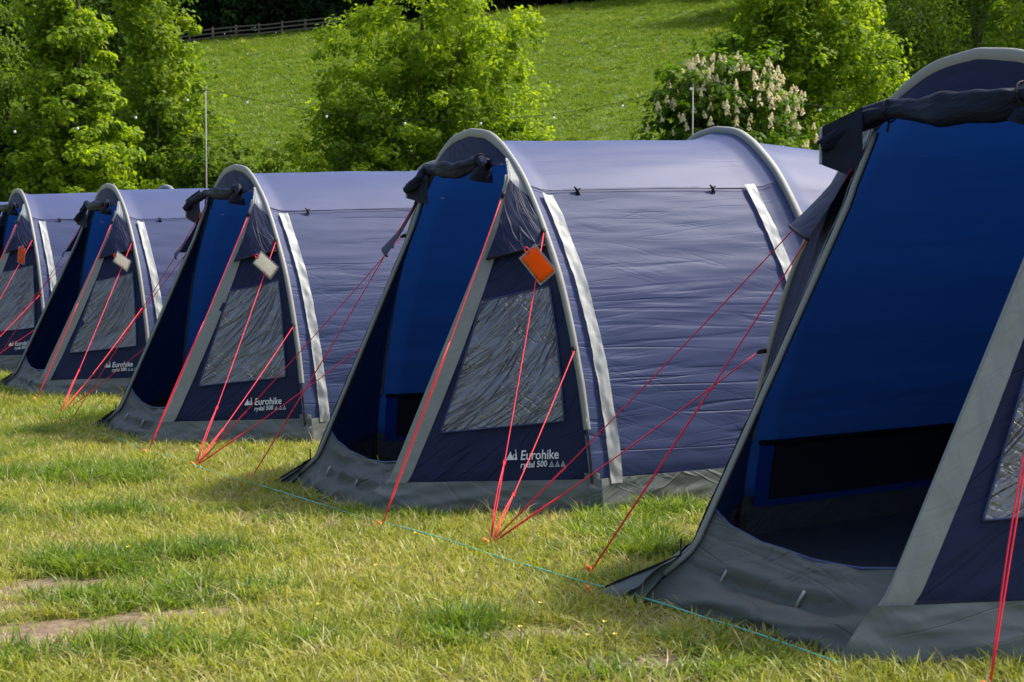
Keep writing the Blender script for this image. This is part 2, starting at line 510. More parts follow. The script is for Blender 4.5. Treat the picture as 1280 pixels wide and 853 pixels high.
def build_ground():
    xs = np.unique(np.concatenate([np.linspace(-160, -30, 27), np.linspace(-30, -6, 33), np.linspace(-6, 6, 221), np.linspace(6, 30, 33), np.linspace(30, 170, 29)]))
    ys = np.unique(np.concatenate([np.linspace(-40, 3, 16), np.linspace(3, 13, 186), np.linspace(13, 26, 66), np.linspace(26, 60, 40), np.linspace(60, 160, 70), np.linspace(160, 420, 20)]))
    X, Y = np.meshgrid(xs, ys, indexing='ij')
    Z = ground_h(X, Y)
    P = np.stack([X, Y, Z], -1)
    me = mesh_np("ground", P.reshape(-1, 3), grid_faces(len(xs), len(ys)))
    at = me.attributes.new("bare", 'FLOAT', 'POINT')
    at.data.foreach_set("value", bare_mask(X, Y).astype(np.float32).ravel())
    m, nt, out = new_mat("field_ground")
    L = nt.links
    tc = N(nt, "ShaderNodeTexCoord")
    pos = tc.outputs["Object"]
    def noise(scale, detail=5.0, rough=0.6):
        n = N(nt, "ShaderNodeTexNoise", i_Scale=scale, i_Detail=detail, i_Roughness=rough)
        L.new(pos, n.inputs["Vector"]); return n.outputs[0]
    thatch = ramp(nt, noise(40.0), [(0.3, (0.07, 0.07, 0.022)), (0.55, (0.17, 0.16, 0.05)), (0.75, (0.27, 0.235, 0.10))])
    earth = ramp(nt, noise(22.0), [(0.3, (0.13, 0.092, 0.058)), (0.7, (0.27, 0.205, 0.14))])
    b = N(nt, "ShaderNodeAttribute", attribute_name="bare")
    near = mixc(nt, b.outputs["Fac"], thatch, earth)
    meadow = mixc(nt, ramp(nt, noise(0.16, 4.0), [(0.35, 0.0), (0.7, 1.0)]), (0.092, 0.162, 0.015), (0.150, 0.208, 0.024))
    meadow = mixc(nt, math_n(nt, 'MULTIPLY', ramp(nt, noise(3.2, 5.0, 0.75), [(0.45, 0.0), (0.68, 1.0)]), 0.35), meadow, (0.038, 0.066, 0.012))
    sy = N(nt, "ShaderNodeSeparateXYZ"); L.new(pos, sy.inputs[0])
    far = N(nt, "ShaderNodeMapRange"); far.inputs[1].default_value = 26; far.inputs[2].default_value = 44
    L.new(sy.outputs[1], far.inputs[0])
    col = mixc(nt, far.outputs[0], near, meadow)
    pb = N(nt, "ShaderNodeBsdfPrincipled")
    pb.inputs["Roughness"].default_value = 0.95
    pb.inputs["Specular IOR Level"].default_value = 0.15
    L.new(col, pb.inputs["Base Color"])
    hh = math_n(nt, 'ADD', math_n(nt, 'MULTIPLY', noise(30.0, 6.0, 0.7), 0.02), math_n(nt, 'MULTIPLY', noise(3.0, 6.0, 0.8), math_n(nt, 'MULTIPLY', far.outputs[0], 0.25)))
    bp = N(nt, "ShaderNodeBump", i_Strength=0.8, i_Distance=1.0)
    L.new(hh, bp.inputs["Height"]); L.new(bp.outputs[0], pb.inputs["Normal"])
    L.new(pb.outputs[0], out.inputs[0])
    o = link("ground", me, m)
    tag(o, "grassy camping field rising to a hillside meadow", "ground", kind="structure")
build_ground()

# ------------------------------------------------------------------ tents
PZ = [2.0, 1.972, 1.915, 1.85, 1.75, 1.64, 1.45, 1.2, .95, .75, .6, .27, 0]
PY = [0, .19, .315, .41, .53, .63, .77, .925, 1.035, 1.105, 1.15, 1.225, 1.25]
_h = catmull(np.stack([PY, PZ], -1), 240)
_h[0] = (0, 2.0)
def arch_y(z):
    return np.interp(z, _h[::-1, 1], _h[::-1, 0])
_full = np.vstack([_h[::-1] * [-1, 1], _h[1:]])           # foot(-y) .. apex .. foot(+y)
_arc = np.concatenate([[0], np.cumsum(np.linalg.norm(np.diff(_full, axis=0), axis=1))])
def arch_s(s):
    """s in metres along the arch from the near foot"""
    return np.stack([np.interp(s, _arc, _full[:, 0]), np.interp(s, _arc, _full[:, 1])], -1)
ARC = _arc[-1]
def s_at_z(z):     # near side
    h = _full[:len(_h)]
    return np.interp(z, h[:, 1], _arc[:len(_h)])

MIDX, REARX, ENDX = 1.71, 3.35, 4.15
def body_k(X):
    """height and width factors of the tunnel's cross-section along its length"""
    kz = np.interp(X, [0, .03, .12, .35, .9, 1.45, 1.58, 1.69, MIDX, 1.74, 1.86, 2.1, 2.6, 3.1, REARX, 3.5, 3.8, ENDX],
                   [.993, .986, .973, .978, .991, 1.0, 1.006, 1.030, 1.034, 1.028, 1.006, 1.0, .985, .935, .91, .84, .60, .10])
    ky = np.interp(X, [0, .12, .9, 1.6, MIDX, 2.6, REARX, 3.6, ENDX], [.993, .977, .985, 1.0, 1.02, 1.0, .96, .86, .60])
    return kz, ky
def body_point(X, s):
    kz, ky = body_k(X)
    p = arch_s(s)
    return np.stack([X, p[..., 0] * ky, p[..., 1] * kz], -1)
def body_grid(x0, x1, s0, s1, nx, ns, seed, amp=0.010, off=0.0, warp=None):
    X, S = np.meshgrid(np.linspace(x0, x1, nx), np.linspace(s0, s1, ns), indexing='ij')
    if warp is not None: X, S = warp(X, S)
    P = body_point(X, S)
    uv = np.stack([X, S], -1)
    edge = np.minimum(1, np.minimum(np.abs(X - 0), np.abs(X - MIDX)) / 0.2)
    edge = edge * np.minimum(1, np.abs(S - (ARC - s_at_z(1.69))) / 0.15)
    d = amp * edge * (fbm2(X * 0.9 + seed, S * 5.5, seed, 3) + 0.35 * perlin2(X * 2 + 3, S * 17 + 0.7 * X, seed + 4)) + off
    return P, uv, d

def dper(z, d):
    return np.interp(z, [0, .18, 1.82], [-d, -(d - .14), -.035])
def y_strip(z, side, wide):
    if side < 0:
        return np.interp(z, [0, .2, 1.45, 1.7, 1.82], [-.58, -.63, -.63, -.56, -.44]) + 1.8 * wide * np.interp(z, [0, 1.5, 1.82], [1, 1, 0])
    return np.interp(z, [0, .2, 1.45, 1.7, 1.82], [.50, .345, .345, .40, .44]) + wide * np.interp(z, [0, 1.5, 1.82], [1, 1, 0])
def panel_pt(u, z, side, d, wide=0.0):
    """front side panel: u=0 at the door edge, u=1 at the pole"""
    a = np.stack([dper(z, d), y_strip(z, side, wide), z], -1)
    b = np.stack([np.zeros_like(z) - 0.004, side * arch_y(z) * 0.99, z], -1)
    sag = 0.035 * np.sin(np.pi * u) * np.sin(np.pi * np.clip(z / 1.8, 0, 1))
    P = a * (1 - u[..., None]) + b * u[..., None]
    P[..., 0] += sag
    return P
def panel_grid(u0, u1, z0, z1, nu, nz, side, d, wide, seed, amp=0.006, off=0.0):
    """u0,u1 and z0,z1 may be pairs (value at low z / at high z, value at u0 / at u1)"""
    a, b = np.meshgrid(np.linspace(0, 1, nu), np.linspace(0, 1, nz), indexing='ij')
    f = lambda v, t: v[0] * (1 - t) + v[1] * t if isinstance(v, tuple) else v + 0 * t
    Zl, Zh = f(z0, a), f(z1, a)
    Zz = Zl * (1 - b) + Zh * b
    U = f(u0, b) * (1 - a) + f(u1, b) * a
    P = panel_pt(U, Zz, side, d, wide)
    w = np.linalg.norm(panel_pt(np.ones(1), np.array([.5]), side, d, wide) - panel_pt(np.zeros(1), np.array([.5]), side, d, wide))
    uv = np.stack([U * w, Zz], -1)
    n = grid_normals(P) * (1 if side < 0 else -1)
    # make the normal point outwards (towards the front)
    if n[..., 0].mean() > 0: n = -n
    dd = amp * (fbm2(uv[..., 0] * 4 - uv[..., 1] * 3 + seed, uv[..., 1] * 1.6 + uv[..., 0] * 1.5, seed + 2, 3)) * np.minimum(1, np.minimum(U, 1 - U) * 6) + off
    return P + n * dd[..., None], uv

def text_mesh(body, size, bold=0.0):
    cu = bpy.data.curves.new("lettering", 'FONT')
    cu.body = body; cu.size = size; cu.offset = bold; cu.resolution_u = 3
    o = bpy.data.objects.new("lettering", cu)
    COL.objects.link(o)
    dg = bpy.context.evaluated_depsgraph_get()
    me = bpy.data.meshes.new_from_object(o.evaluated_get(dg))
    v = np.zeros(len(me.vertices) * 3); me.vertices.foreach_get("co", v)
    fs = [list(p.vertices) for p in me.polygons]
    bpy.data.objects.remove(o); bpy.data.curves.remove(cu); bpy.data.meshes.remove(me)
    return v.reshape(-1, 3), fs
TEXT1 = text_mesh("Eurohike", 1.0, 0.012)
TEXT2 = text_mesh("rydal 500", 1.0, 0.014)

def sleeve_mesh(name, X0, kz, ky, thick, thick_side, depth, smax, mat, parent, seed):
    s = np.linspace(smax, ARC - smax, 150)
    p = arch_s(s) * [ky, kz]
    t = np.gradient(p, axis=0); t /= np.linalg.norm(t, axis=1, keepdims=True)
    nrm = np.stack([-t[:, 1], t[:, 0]], -1)
    w = np.clip((p[:, 1] / kz - 1.2) / 0.75, 0, 1) ** 1.5
    a = (thick_side + (thick - thick_side) * w) * 0.5
    a = a * (1 + 0.10 * perlin2(s * 9, s * 0 + seed, seed))
    th = np.linspace(0, 2 * math.pi, 12, endpoint=False)
    cs, sn = np.cos(th), np.sin(th)
    cs = np.sign(cs) * np.abs(cs) ** 0.7; sn = np.sign(sn) * np.abs(sn) ** 0.7
    off = nrm[:, None, :] * (a[:, None] * (cs[None, :] - 1))[..., None] + nrm[:, None, :] * 0.012
    yz = p[:, None, :] + off
    xx = X0 + depth * 0.5 * sn[None, :] * np.ones((len(s), 1))
    P = np.concatenate([xx[..., None], yz], -1)
    P = np.concatenate([P, P[:, :1]], 1)
    uv = np.stack(np.meshgrid(s, np.linspace(0, 0.15, 13), indexing='ij'), -1)
    return grid(name, P, mat, parent, uv)

def hook(parent, p, out):
    mb = MB()
    mb.tube([p, np.asarray(p) + np.asarray(out) * 0.5, np.asarray(p) + np.asarray(out)], [0.014, 0.012, 0.008], 6)
    return mb.build("guy_tab", M["tab"], parent)

def rope(parent, a, b, mat, r=0.003, doubled=0.34, slider=True):
    a, b = np.asarray(a, float), np.asarray(b, float)
    t = np.linspace(0, 1, 14)[:, None]
    path = a * (1 - t) + b * t
    path[:, 2] -= 0.012 * np.sin(np.pi * t[:, 0])
    mb = MB()
    mb.tube(path, r, 6)
    k = int(14 * doubled)
    if k > 2:
        side = np.cross(b - a, [0, 0, 1.0]); side /= np.linalg.norm(side)
        w = np.sin(np.linspace(0, np.pi, k))[:, None] * 0.011
        mb.tube(path[-k:] + side * w + [0, 0, .003], r, 6)
    o = mb.build("guy_rope", mat, parent)
    if slider and k > 2:
        c = path[-k]
        z = (b - a) / np.linalg.norm(b - a)
        s2 = np.cross(z, [0, 0, 1.0]); s2 /= np.linalg.norm(s2)
        s3 = np.cross(z, s2)
        m2 = MB(); m2.box(c, (0.013, 0.006, 0.004), np.stack([z, s2, s3], -1))
        m2.build("rope_slider", M["rope_orange"], o, False)
    return o

def build_tent(i, label):
    tx, ty, tz, yaw, d = TENTS[i]
    sd = 11 + i * 7
    rr = random.Random(sd)
    wide = 0.05 if i == 0 else 0.0
    root = thing("tunnel_tent", label, "tent", (tx, ty, tz), math.radians(yaw), "navy tunnel tents pitched in a row")
    hi = 1.0 if i < 3 else 0.6
    q = lambda n: max(6, int(n * hi))
    SK = 0.19
    s_sk, s_seam = s_at_z(SK), s_at_z(1.69)
    # --- flysheet, front bay
    P, uv, dd = body_grid(-0.012, MIDX, s_seam, ARC - s_seam, q(60), q(60), sd, 0.006)
    grid("roof_panel", P, M["roof"], root, uv, -dd)
    for far in (0, 1):
        a, b = (s_sk, s_seam + 0.012) if not far else (ARC - s_sk, ARC - s_seam)
        P, uv, dd = body_grid(-0.012, MIDX, a, b, q(90), q(110), sd + 3 + far, 0.009 if not far else 0.004)
        if far: dd = -dd
        sp = grid("side_panel", P, M["side"], root, uv, -dd - (0.0 if far else 0.003))
        # corner closing the gap between the front panel and the body
        zc = np.linspace(-.02, .23, 8)
        pa = panel_pt(np.ones(8) * .97, np.maximum(zc, 0), -1 if not far else 1, d, wide); pa[:, 2] = zc
        sg = -1 if not far else 1
        pm = np.stack([zc * 0 - .03, sg * (arch_y(np.maximum(zc, 0)) + .03 * (1 - np.clip(zc / .2, 0, 1))), zc], -1)
        pb_ = np.stack([zc * 0 + .05, sg * (arch_y(np.maximum(zc, 0)) * .985 + .012 + .045 * (1 - np.clip(zc / .2, 0, 1))), zc], -1)
        grid("corner_gusset", np.stack([pa, pm, pb_], 0), M["skirt"], root)
        # seam cord and little ties along the top of the side panel
        has_seam = not far
        mb = MB()
        Xs = np.linspace(0.02, MIDX - 0.05, 24)
        sm = np.full(24, s_seam if not far else ARC - s_seam)
        cp = body_point(Xs, sm) + np.array([0, -0.012 if not far else 0.012, 0.0])
        mb.tube(cp, 0.0018, 5)
        if has_seam: mb.build("seam", M["tab"], sp)
        for tx_ in ((0.32, 1.22) if has_seam else ()):
            pt = body_point(np.array([tx_]), sm[:1])[0] + np.array([0, -0.016 if not far else 0.016, 0])
            mb = MB(); mb.tube([pt + [-.018, 0, .018], pt, pt + [.012, -.006, -.028]], [.004, .008, .004], 6).tube([pt + [.02, 0, .012], pt, pt + [-.008, -.006, -.03]], [.004, .008, .004], 6)
            mb.build("tie", M["tab"], sp)
        # pale rain flaps
        for (xa, xb, stp, nm) in (((0.085, 0.158, 1.66, 0), (1.455, 1.527, 1.70, 1)) if not far else ()):
            st = s_at_z(stp)
            a2, b2 = (s_sk - 0.02, st) if not far else (ARC - s_sk + 0.02, ARC - st)
            def warp(X, S, lo=a2, hi_=b2, nm=nm):
                t = (S - lo) / (hi_ - lo)
                return X + (0.035 * (1 - t) if nm == 0 else 0.02 * (1 - t)) + 0.006 * perlin2(S * 3, X * 0 + 1.3, sd + nm), S
            P, uv, dd = body_grid(xa, xb, a2, b2, 10, q(120), sd + 5 + nm, 0.0, 0, warp)
            dd = 0.014 + 0.011 * perlin2(uv[..., 0] * 16 + uv[..., 1] * 3, uv[..., 1] * 7, sd + nm) + 0.006 * perlin2(uv[..., 0] * 30, uv[..., 1] * 16, sd + nm + 1)
            grid("rain_flap", P, M["flap"], root, uv, dd if not far else -dd)
        # skirt along the body
        Xg, T = np.meshgrid(np.linspace(-0.02, 3.5, q(190)), np.linspace(0, 1, 18), indexing='ij')
        kz, ky = body_k(np.minimum(Xg, REARX))
        sgn = -1 if not far else 1
        y0 = arch_y(np.full_like(Xg, SK)) * ky + 0.006
        yy = y0 + T * 0.045 + 0.018 * T * perlin2(Xg * 2.2, T * 0.6, sd + 8)
        zz = (SK + 0.006) * (1 - T) - T * 0.02 + 0.012 * T * (1 - T)
        P = np.stack([Xg, sgn * yy, zz], -1)
        dsp = (0.007 * fbm2(Xg * 3 + T * 2, T * 2.5, sd + 9, 3) + 0.020 * (0.25 - np.abs(perlin2(Xg * 3.5 + T * 1.3, T * 2.2 - Xg, sd + 10)))) * np.sin(np.pi * np.clip(T, 0, 1))
        grid("skirt", P, M["skirt"], root, np.stack([Xg, T * 0.2], -1), dsp)
    # --- rear bay, down to the back
    P, uv, dd = body_grid(MIDX, ENDX, s_sk, ARC - s_sk, q(70), q(110), sd + 21, 0.012)
    grid("rear_flysheet", P, M["roof"], root, uv, -dd)
    # --- pole sleeves
    s_end = s_at_z(0.44)
    sleeve_mesh("pole_sleeve", 0.0, 1.0, 1.0, 0.055, 0.030, 0.034, s_end, M["sleeve"], root, sd)
    sleeve_mesh("pole_sleeve", MIDX, 1.043, 1.02, 0.050, 0.036, 0.05, s_end, M["sleeve"], root, sd + 1)
    sleeve_mesh("pole_sleeve", REARX, 0.925, 0.965, 0.050, 0.036, 0.05, s_end, M["sleeve"], root, sd + 2)
    for X0, ky in ((0.0, 1.0), (MIDX, 1.02)):
        for sgn in (-1, 1):
            z = np.linspace(0.0, 0.50, 8)
            mb = MB(); mb.tube(np.stack([z * 0 + X0 - 0.006, sgn * (arch_y(z) * ky + 0.004), z], -1), 0.0075, 8)
            po = mb.build("pole", M["pole"], root)
            mb = MB(); y = sgn * (1.25 * ky + 0.008)
            mb.tube([(X0 - 0.006, y, 0.055), (X0 - 0.010, y + sgn * 0.004, 0.03), (X0 - 0.014, y + sgn * 0.01, -0.01)], [0.009, 0.012, 0.006], 8)
            mb.build("pole_foot", M["metal"], po)
    # --- front side panels
    for side in (-1, 1):
        P, uv = panel_grid(0, 1, SK - 0.015, 1.60, q(70), q(90), side, d, wide, sd + 30 + side, 0.018)
        fp = grid("front_panel", P, M["front"], root, uv)
        P, uv = panel_grid(0, 1, 1.60, 1.82, 12, 14, side, d, wide, sd + 33, 0.0)
        grid("gusset", P, M["gusset"], root, uv)
        # skirt of the panel: flares a little, corner pulled out to its peg
        P, uv = panel_grid(-0.03, 1.06, 0.0, (SK - 0.03, SK + 0.01), q(100), 24, side, d, wide, sd + 35, 0.0, 0.012)
        T = 1 - (uv[..., 1] / uv[..., 1].max())
        P[..., 1] += side * 0.02 * T
        P[..., 0] -= T * 0.022 * (1 + perlin2(uv[..., 0] * 3, T, sd + 2))
        dsp = (0.016 * fbm2(uv[..., 0] * 5 + uv[..., 1] * 7, uv[..., 1] * 9, sd + 36, 3) + 0.030 * (0.3 - np.abs(perlin2(uv[..., 0] * 3.0 + uv[..., 1] * 5, uv[..., 1] * 11 - uv[..., 0] * 3, sd + 37)))) * np.sin(np.pi * T) ** .6
        grid("skirt", P, M["skirt"], root, uv, dsp)
        # grey edge strip beside the door
        wd = 0.066 / np.linalg.norm(panel_pt(np.ones(1), np.array([.6]), side, d, wide) - panel_pt(np.zeros(1), np.array([.6]), side, d, wide))
        P, uv = panel_grid(-0.012, (wd, wd * 2.1), SK - 0.045, 1.80, 10, q(90), side, d, wide, sd + 38, 0.0, 0.007)
        dsp = 0.005 * fbm2(uv[..., 0] * 20, uv[..., 1] * 8, sd + 39, 3)
        es = grid("door_edge", P, M["edge"], root, uv, dsp)
        zz = np.linspace(0.10, 1.72, 40)
        e = panel_pt(np.zeros(40), zz, side, d, wide) + [0.012, -side * 0.010, 0]
        mb = MB(); mb.tube(e + [0.012, 0, 0], 0.004, 6); mb.build("zip", M["tab"], es)
        mb = MB(); mb.tube(e + [-.010, 0, 0], 0.012, 8); mb.build("edge_bead", M["edge"], es)
        # vent hood
        a, b = np.meshgrid(np.linspace(0, 1, 24), np.linspace(0, 1, 24), indexing='ij')
        zlo, zhi = 1.275 + 0.065 * a, 1.70 - 0.10 * a
        Zz = zlo * b + zhi * (1 - b)
        U = 0.06 + 0.89 * a * np.ones_like(b)
        P = panel_pt(U, Zz, side, d, wide)
        n = grid_normals(P)
        if n[..., 0].mean() > 0: n = -n
        out = (0.010 + (0.050 + 0.085 * (side > 0)) * b ** 1.3 * np.sin(np.pi * (0.12 + 0.76 * a)) ** 0.7)
        out = out + 0.006 * fbm2(a * 3, b * 2, sd + 41 + side, 2) * b
        P = P + n * out[..., None]
        vh = grid("vent_hood", P, M["front"], root, np.stack([a * .4, b * .4], -1))
        mb = MB(); mb.tube(P[:, -1] - n[:, -1] * 0.004, 0.007, 6); mb.build("piping", M["tab"], vh)
        # window (only the near panel shows one)
        if side < 0:
            P, uv = panel_grid((0.160, 0.149), (0.871, 0.854), (0.409, 0.478), (1.068, 1.146), q(70), q(70), side, d, wide, sd + 50, 0.016, 0.014)
            wn_ = grid("window", P, M["film"], root, uv)
            mb = MB()
            for edge_ in (P[0], P[-1], P[:, 0], P[:, -1]):
                mb.tube(edge_[::2], 0.0045, 5)
            mb.build("window_border", M["piping"], wn_)
            # print
            def place(v, u0, z0, su, sz, slope):
                u = u0 + v[:, 0] * su
                z = z0 + v[:, 1] * sz + (u - u0) * slope
                Q = panel_pt(u, z, side, d, wide)
                g = panel_pt(u + .01, z, side, d, wide) - Q
                n_ = np.cross(g, [0, 0, 1.0]); n_ /= np.linalg.norm(n_, axis=1, keepdims=True)
                n_ *= np.where(n_[:, :1] > 0, -1, 1)
                return Q + n_ * 0.012
            w1 = TEXT1[0][:, 0].max()
            me = mesh_np("brand_lettering", place(TEXT1[0], 0.623, 0.2868, 0.212 / w1, 0.066, 0.05), TEXT1[1], False)
            link("brand_lettering", me, M["print"], root)
            w2 = TEXT2[0][:, 0].max()
            me = mesh_np("model_lettering", place(TEXT2[0], 0.630, 0.2475, 0.142 / w2, 0.042, 0.07), TEXT2[1], False)
            link("model_lettering", me, M["print"], root)
            tri = np.array([[0, 0, 0], [.46, 1.0, 0], [.60, .66, 0], [.72, .78, 0], [.86, .35, 0], [1.0, 0, 0], [.30, .64, 0],
                            [.40, .42, 0], [.46, .56, 0], [.54, .38, 0]])
            ma = MB()
            for k in (0, 1):      # two peaks side by side
                v = np.array([[0, 0, 0], [.30, .95, 0], [.60, 0, 0]]) + [0.0 if k == 0 else 0.42, 0, 0]
                if k == 1: v[1, 1] = 1.2; v[1, 0] += .02
                ma.v.append(place(v, 0.548, 0.284, 0.060, 0.045, 0.05)); ma.f.append([ma.n, ma.n + 1, ma.n + 2]); ma.n += 3
            ma.build("mountain_emblem", M["print"], root, False)
            mk = MB()             # dark zig-zag on the right peak
            v = np.array([[.62, .72, 0], [.74, 1.02, 0], [.84, .72, 0], [.76, .60, 0], [.86, .36, 0], [.72, .10, 0], [.66, .36, 0], [.72, .52, 0]])
            Q = place(v, 0.548, 0.284, 0.060, 0.045, 0.05); Q[:, 0] -= 0.003
            mk.v.append(Q); mk.f.append(list(range(8))); mk.n += 8
            mk.build("emblem_notch", M["front"], root, False)
            for k in range(3):
                v = np.array([[0, 0, 0], [.5, 1, 0], [1, 0, 0], [.30, .14, 0], [.5, .66, 0], [.70, .14, 0], [.34, .2, 0], [.5, .42, 0], [.66, .2, 0]]) + [k * 1.12, 0, 0]
                mm = MB(); mm.v.append(place(v, 0.782, 0.2545, 0.028, 0.030, 0.05))
                mm.f += [[0, 3, 4, 1], [1, 4, 5, 2], [2, 5, 3, 0], [6, 7, 8]]; mm.n = 9
                mm.build("triangle_mark", M["print_dim"], root, False)
    # --- forehead above the door
    Yg, T = np.meshgrid(np.linspace(-.47, .47, 40), np.linspace(0, 1, 14), indexing='ij')
    za = np.interp(np.abs(Yg), _h[:, 0], _h[:, 1]) - 0.02
    zz = za * (1 - T) + T * (1.79 - 0.03 * np.cos(Yg * 3))
    zz = np.minimum(zz, za)
    P = np.stack([-0.012 - 0.06 * T ** 1.2, Yg, zz], -1)
    grid("door_head", P, M["front"], root, np.stack([Yg, zz], -1), 0.004 * fbm2(Yg * 4, T * 6, sd, 2))
    # --- rolled-up door
    dr = rr.uniform(-0.03, 0.03)
    jig = lambda s: rr.uniform(-s, s)
    lx = 0.56 if i in (0, 2) else 0.43
    pts = [(-.20 - .04 * (i == 0), lx, 1.67 + jig(.02)), (-.15, lx - .08, 1.735 + jig(.015)), (-.11, .33, 1.80 + jig(.015)), (-.115, .16, 1.785 + jig(.015)),
           (-.12, -.05, 1.775 + jig(.02)), (-.11, -.24, 1.80 + jig(.02)), (-.11, -.32, 1.805 + jig(.01)), (-.12, -.40, 1.775)]
    path = catmull(pts, 70)
    t = np.linspace(0, 1, 70)
    rad = np.interp(t, [0, .06, .2, .32, .5, .7, .86, .95, 1.0], [.018, .026, .031, .025, .043, .039, .030, .026, .010]) * (1.35 if i == 0 else 1.0)
    th = np.linspace(0, 2 * math.pi, 40, endpoint=True)
    tan = np.gradient(path, axis=0); tan /= np.linalg.norm(tan, axis=1, keepdims=True)
    A_ = np.cross(tan, [0, 0, 1.0]); A_ /= np.linalg.norm(A_, axis=1, keepdims=True)
    B_ = np.cross(A_, tan)
    TT, HH = np.meshgrid(t, th, indexing='ij')
    # folds run along and spiral round the roll
    fold = 0.34 * perlin2(HH / (2 * np.pi) * 6 + TT * 2.5, TT * 3.0, sd + 61) + 0.10 * np.sin(HH * 3 + TT * 9) + 0.34 * perlin2(TT * 11, HH / 6.283 * 3 + TT, sd + 62) \
        + 0.10 * perlin2(TT * 30, HH / 6.283 * 5, sd + 63)
    w = np.minimum(1, np.minimum(HH, 2 * np.pi - HH) * 2)
    R_ = rad[:, None] * (1 + fold * w)
    P = path[:, None] + A_[:, None] * (R_ * np.cos(HH))[..., None] + B_[:, None] * (R_ * np.sin(HH) * 1.05)[..., None]
    ro = grid("rolled_door", P, M["roll"], root, np.stack([TT * 1.1, HH * .06], -1))
    # near end: the fabric's spiral shows, and a slack fold hangs from it
    th2 = np.linspace(0, 5 * math.pi, 70)
    r2 = np.linspace(0.026, 0.006, 70)
    c = path[-1] + tan[-1] * 0.004
    sp = c + A_[-1] * (r2 * np.cos(th2))[:, None] + B_[-1] * (r2 * np.sin(th2))[:, None]
    P = np.stack([sp, sp - tan[-1] * 0.05], 1)
    grid("roll_end", P, M["roll"], ro)
    a, b = np.meshgrid(np.linspace(0, 1, 20), np.linspace(0, 1, 20), indexing='ij')
    P = np.stack([-.10 - .05 * np.sin(a * 6 + b * 1.2) * b - 0.02, -.29 - .15 * a + .03 * b * (1 - a), 1.80 - (0.09 + .03 * np.sin(a * 3)) * b + 0.01], -1)
    grid("slack_fold", P, M["roll"], ro, None, 0.006 * fbm2(a * 3, b * 3, sd + 70, 2))
    # far end: flat tail of the door with its pale piping
    zt = np.linspace(0, 1, 16)
    a, b = np.meshgrid(zt, zt, indexing='ij')
    p0 = np.array(pts[0])
    P = np.stack([p0[0] + .02 + .05 * b, p0[1] + .015 - .17 * b, p0[2] + (.075 - .145 * a - 0.07 * b * a + 0.07 * b * (1 - a)) * (1.0 if i in (0, 2) else .6)], -1)
    fl = grid("door_tail", P, M["roll"], ro, None, 0.008 * fbm2(a * 3, b * 3, sd + 71, 2))
    mb = MB(); mb.tube(P[:, 0], 0.007, 6); mb.build("piping", M["pale_piping"], fl)
    # red zip pull at the far top corner
    zp = np.array([-.14, .37 + wide, 1.66])
    mb = MB(); mb.tube([zp, zp + [-.005, .012, -.03], zp + [-.005, 0, -.065], zp + [-.005, -.014, -.03], zp], 0.004, 5)
    mb.build("zip_pull", M["rope"], root)
    # ties holding the roll
    for yy in (0.33, -0.30):
        k = int(np.argmin(np.abs(path[:, 1] - yy)))
        ring = path[k] + (rad[k] + .008) * (A_[k] * np.cos(th)[:, None] + B_[k] * np.sin(th)[:, None])
        mb = MB(); mb.tube(ring, 0.004, 5); mb.tube([ring[30], ring[30] + [-.01, .0, -.04]], 0.005, 5)
        mb.build("roll_tie", M["tab"], ro)
    # --- door sill
    Tg, V = np.meshgrid(np.linspace(0, 1, q(100)), np.linspace(0, 1, 34), indexing='ij')
    top = np.interp(Tg, [0, .12, .3, .55, .8, 1], [.335, .285, .245, .232, .240, .262]) + 0.004 * np.sin(Tg * 9 + sd)
    zz = top * V
    L0 = panel_pt(np.zeros_like(zz), zz, 1, d, wide); R0 = panel_pt(np.zeros_like(zz), zz, -1, d, wide)
    P = L0 * (1 - Tg[..., None]) + R0 * Tg[..., None]
    bul = np.sin(np.pi * Tg)
    P[..., 0] += 0.025 * V * bul - 0.035 * bul * np.exp(-((V - .28) / .16) ** 2) + 0.02
    dsp = (0.016 * fbm2(Tg * 3.2 + V, V * 3.0, sd + 80, 3) + 0.045 * (.25 - np.abs(perlin2(Tg * 2.6 + V * 1.2, V * 2.6 - Tg * 1.5, sd + 81)))) * np.minimum(1, 6 * np.minimum(Tg, 1 - Tg)) - 0.026 * np.exp(-((V - .47) / .05) ** 2) * bul + 0.018 * np.exp(-((V - .60) / .07) ** 2) * bul
    si = grid("door_sill", P, M["sill"], root, np.stack([Tg * 1.0, zz], -1), dsp)
    mb = MB(); mb.tube(P[:, -1], 0.006, 6); mb.build("sill_piping", M["piping"], si)
    for tt in (0.27, 0.66):
        k, j = int(tt * (q(100) - 1)), 19
        c = P[k, j] + [-.022, 0, 0]
        mb = MB(); mb.tube([c + [.012, 0, .012], c, c + [-.004, .012, -.02], c + [-.003, .02, -.042]], [.007, .006, .005, .008], 6)
        mb.build("toggle", M["toggle"], si)
    # far corner webbing out to its peg
    cL = panel_pt(np.zeros(1), np.array([.17]), 1, d, wide)[0]
    tip = np.array([-d - .03, .60 + wide * 2, .015])
    a, b = np.meshgrid(np.linspace(0, 1, 16), np.linspace(0, 1, 10), indexing='ij')
    foot = np.array([-d - .004, float(y_strip(0.0, 1, wide)) - .03, -.02])
    P = (cL + [-.006, 0, 0]) * (1 - a[..., None]) + (tip * (1 - b[..., None]) + foot * b[..., None]) * a[..., None]
    P[..., 0] -= 0.012 * np.sin(np.pi * b) * a
    grid("corner_flap", P, M["skirt"], root, None, 0.006 * fbm2(a * 4, b * 3, sd + 90, 2))
    mb = MB(); mb.tube(np.stack([cL + [-.012, 0, .06], cL + [-.014, 0, 0], cL * .5 + tip * .5 + [-.01, 0, 0], tip]), [.004, .005, .005, .004], 6)
    mb.build("webbing", M["tab"], root)
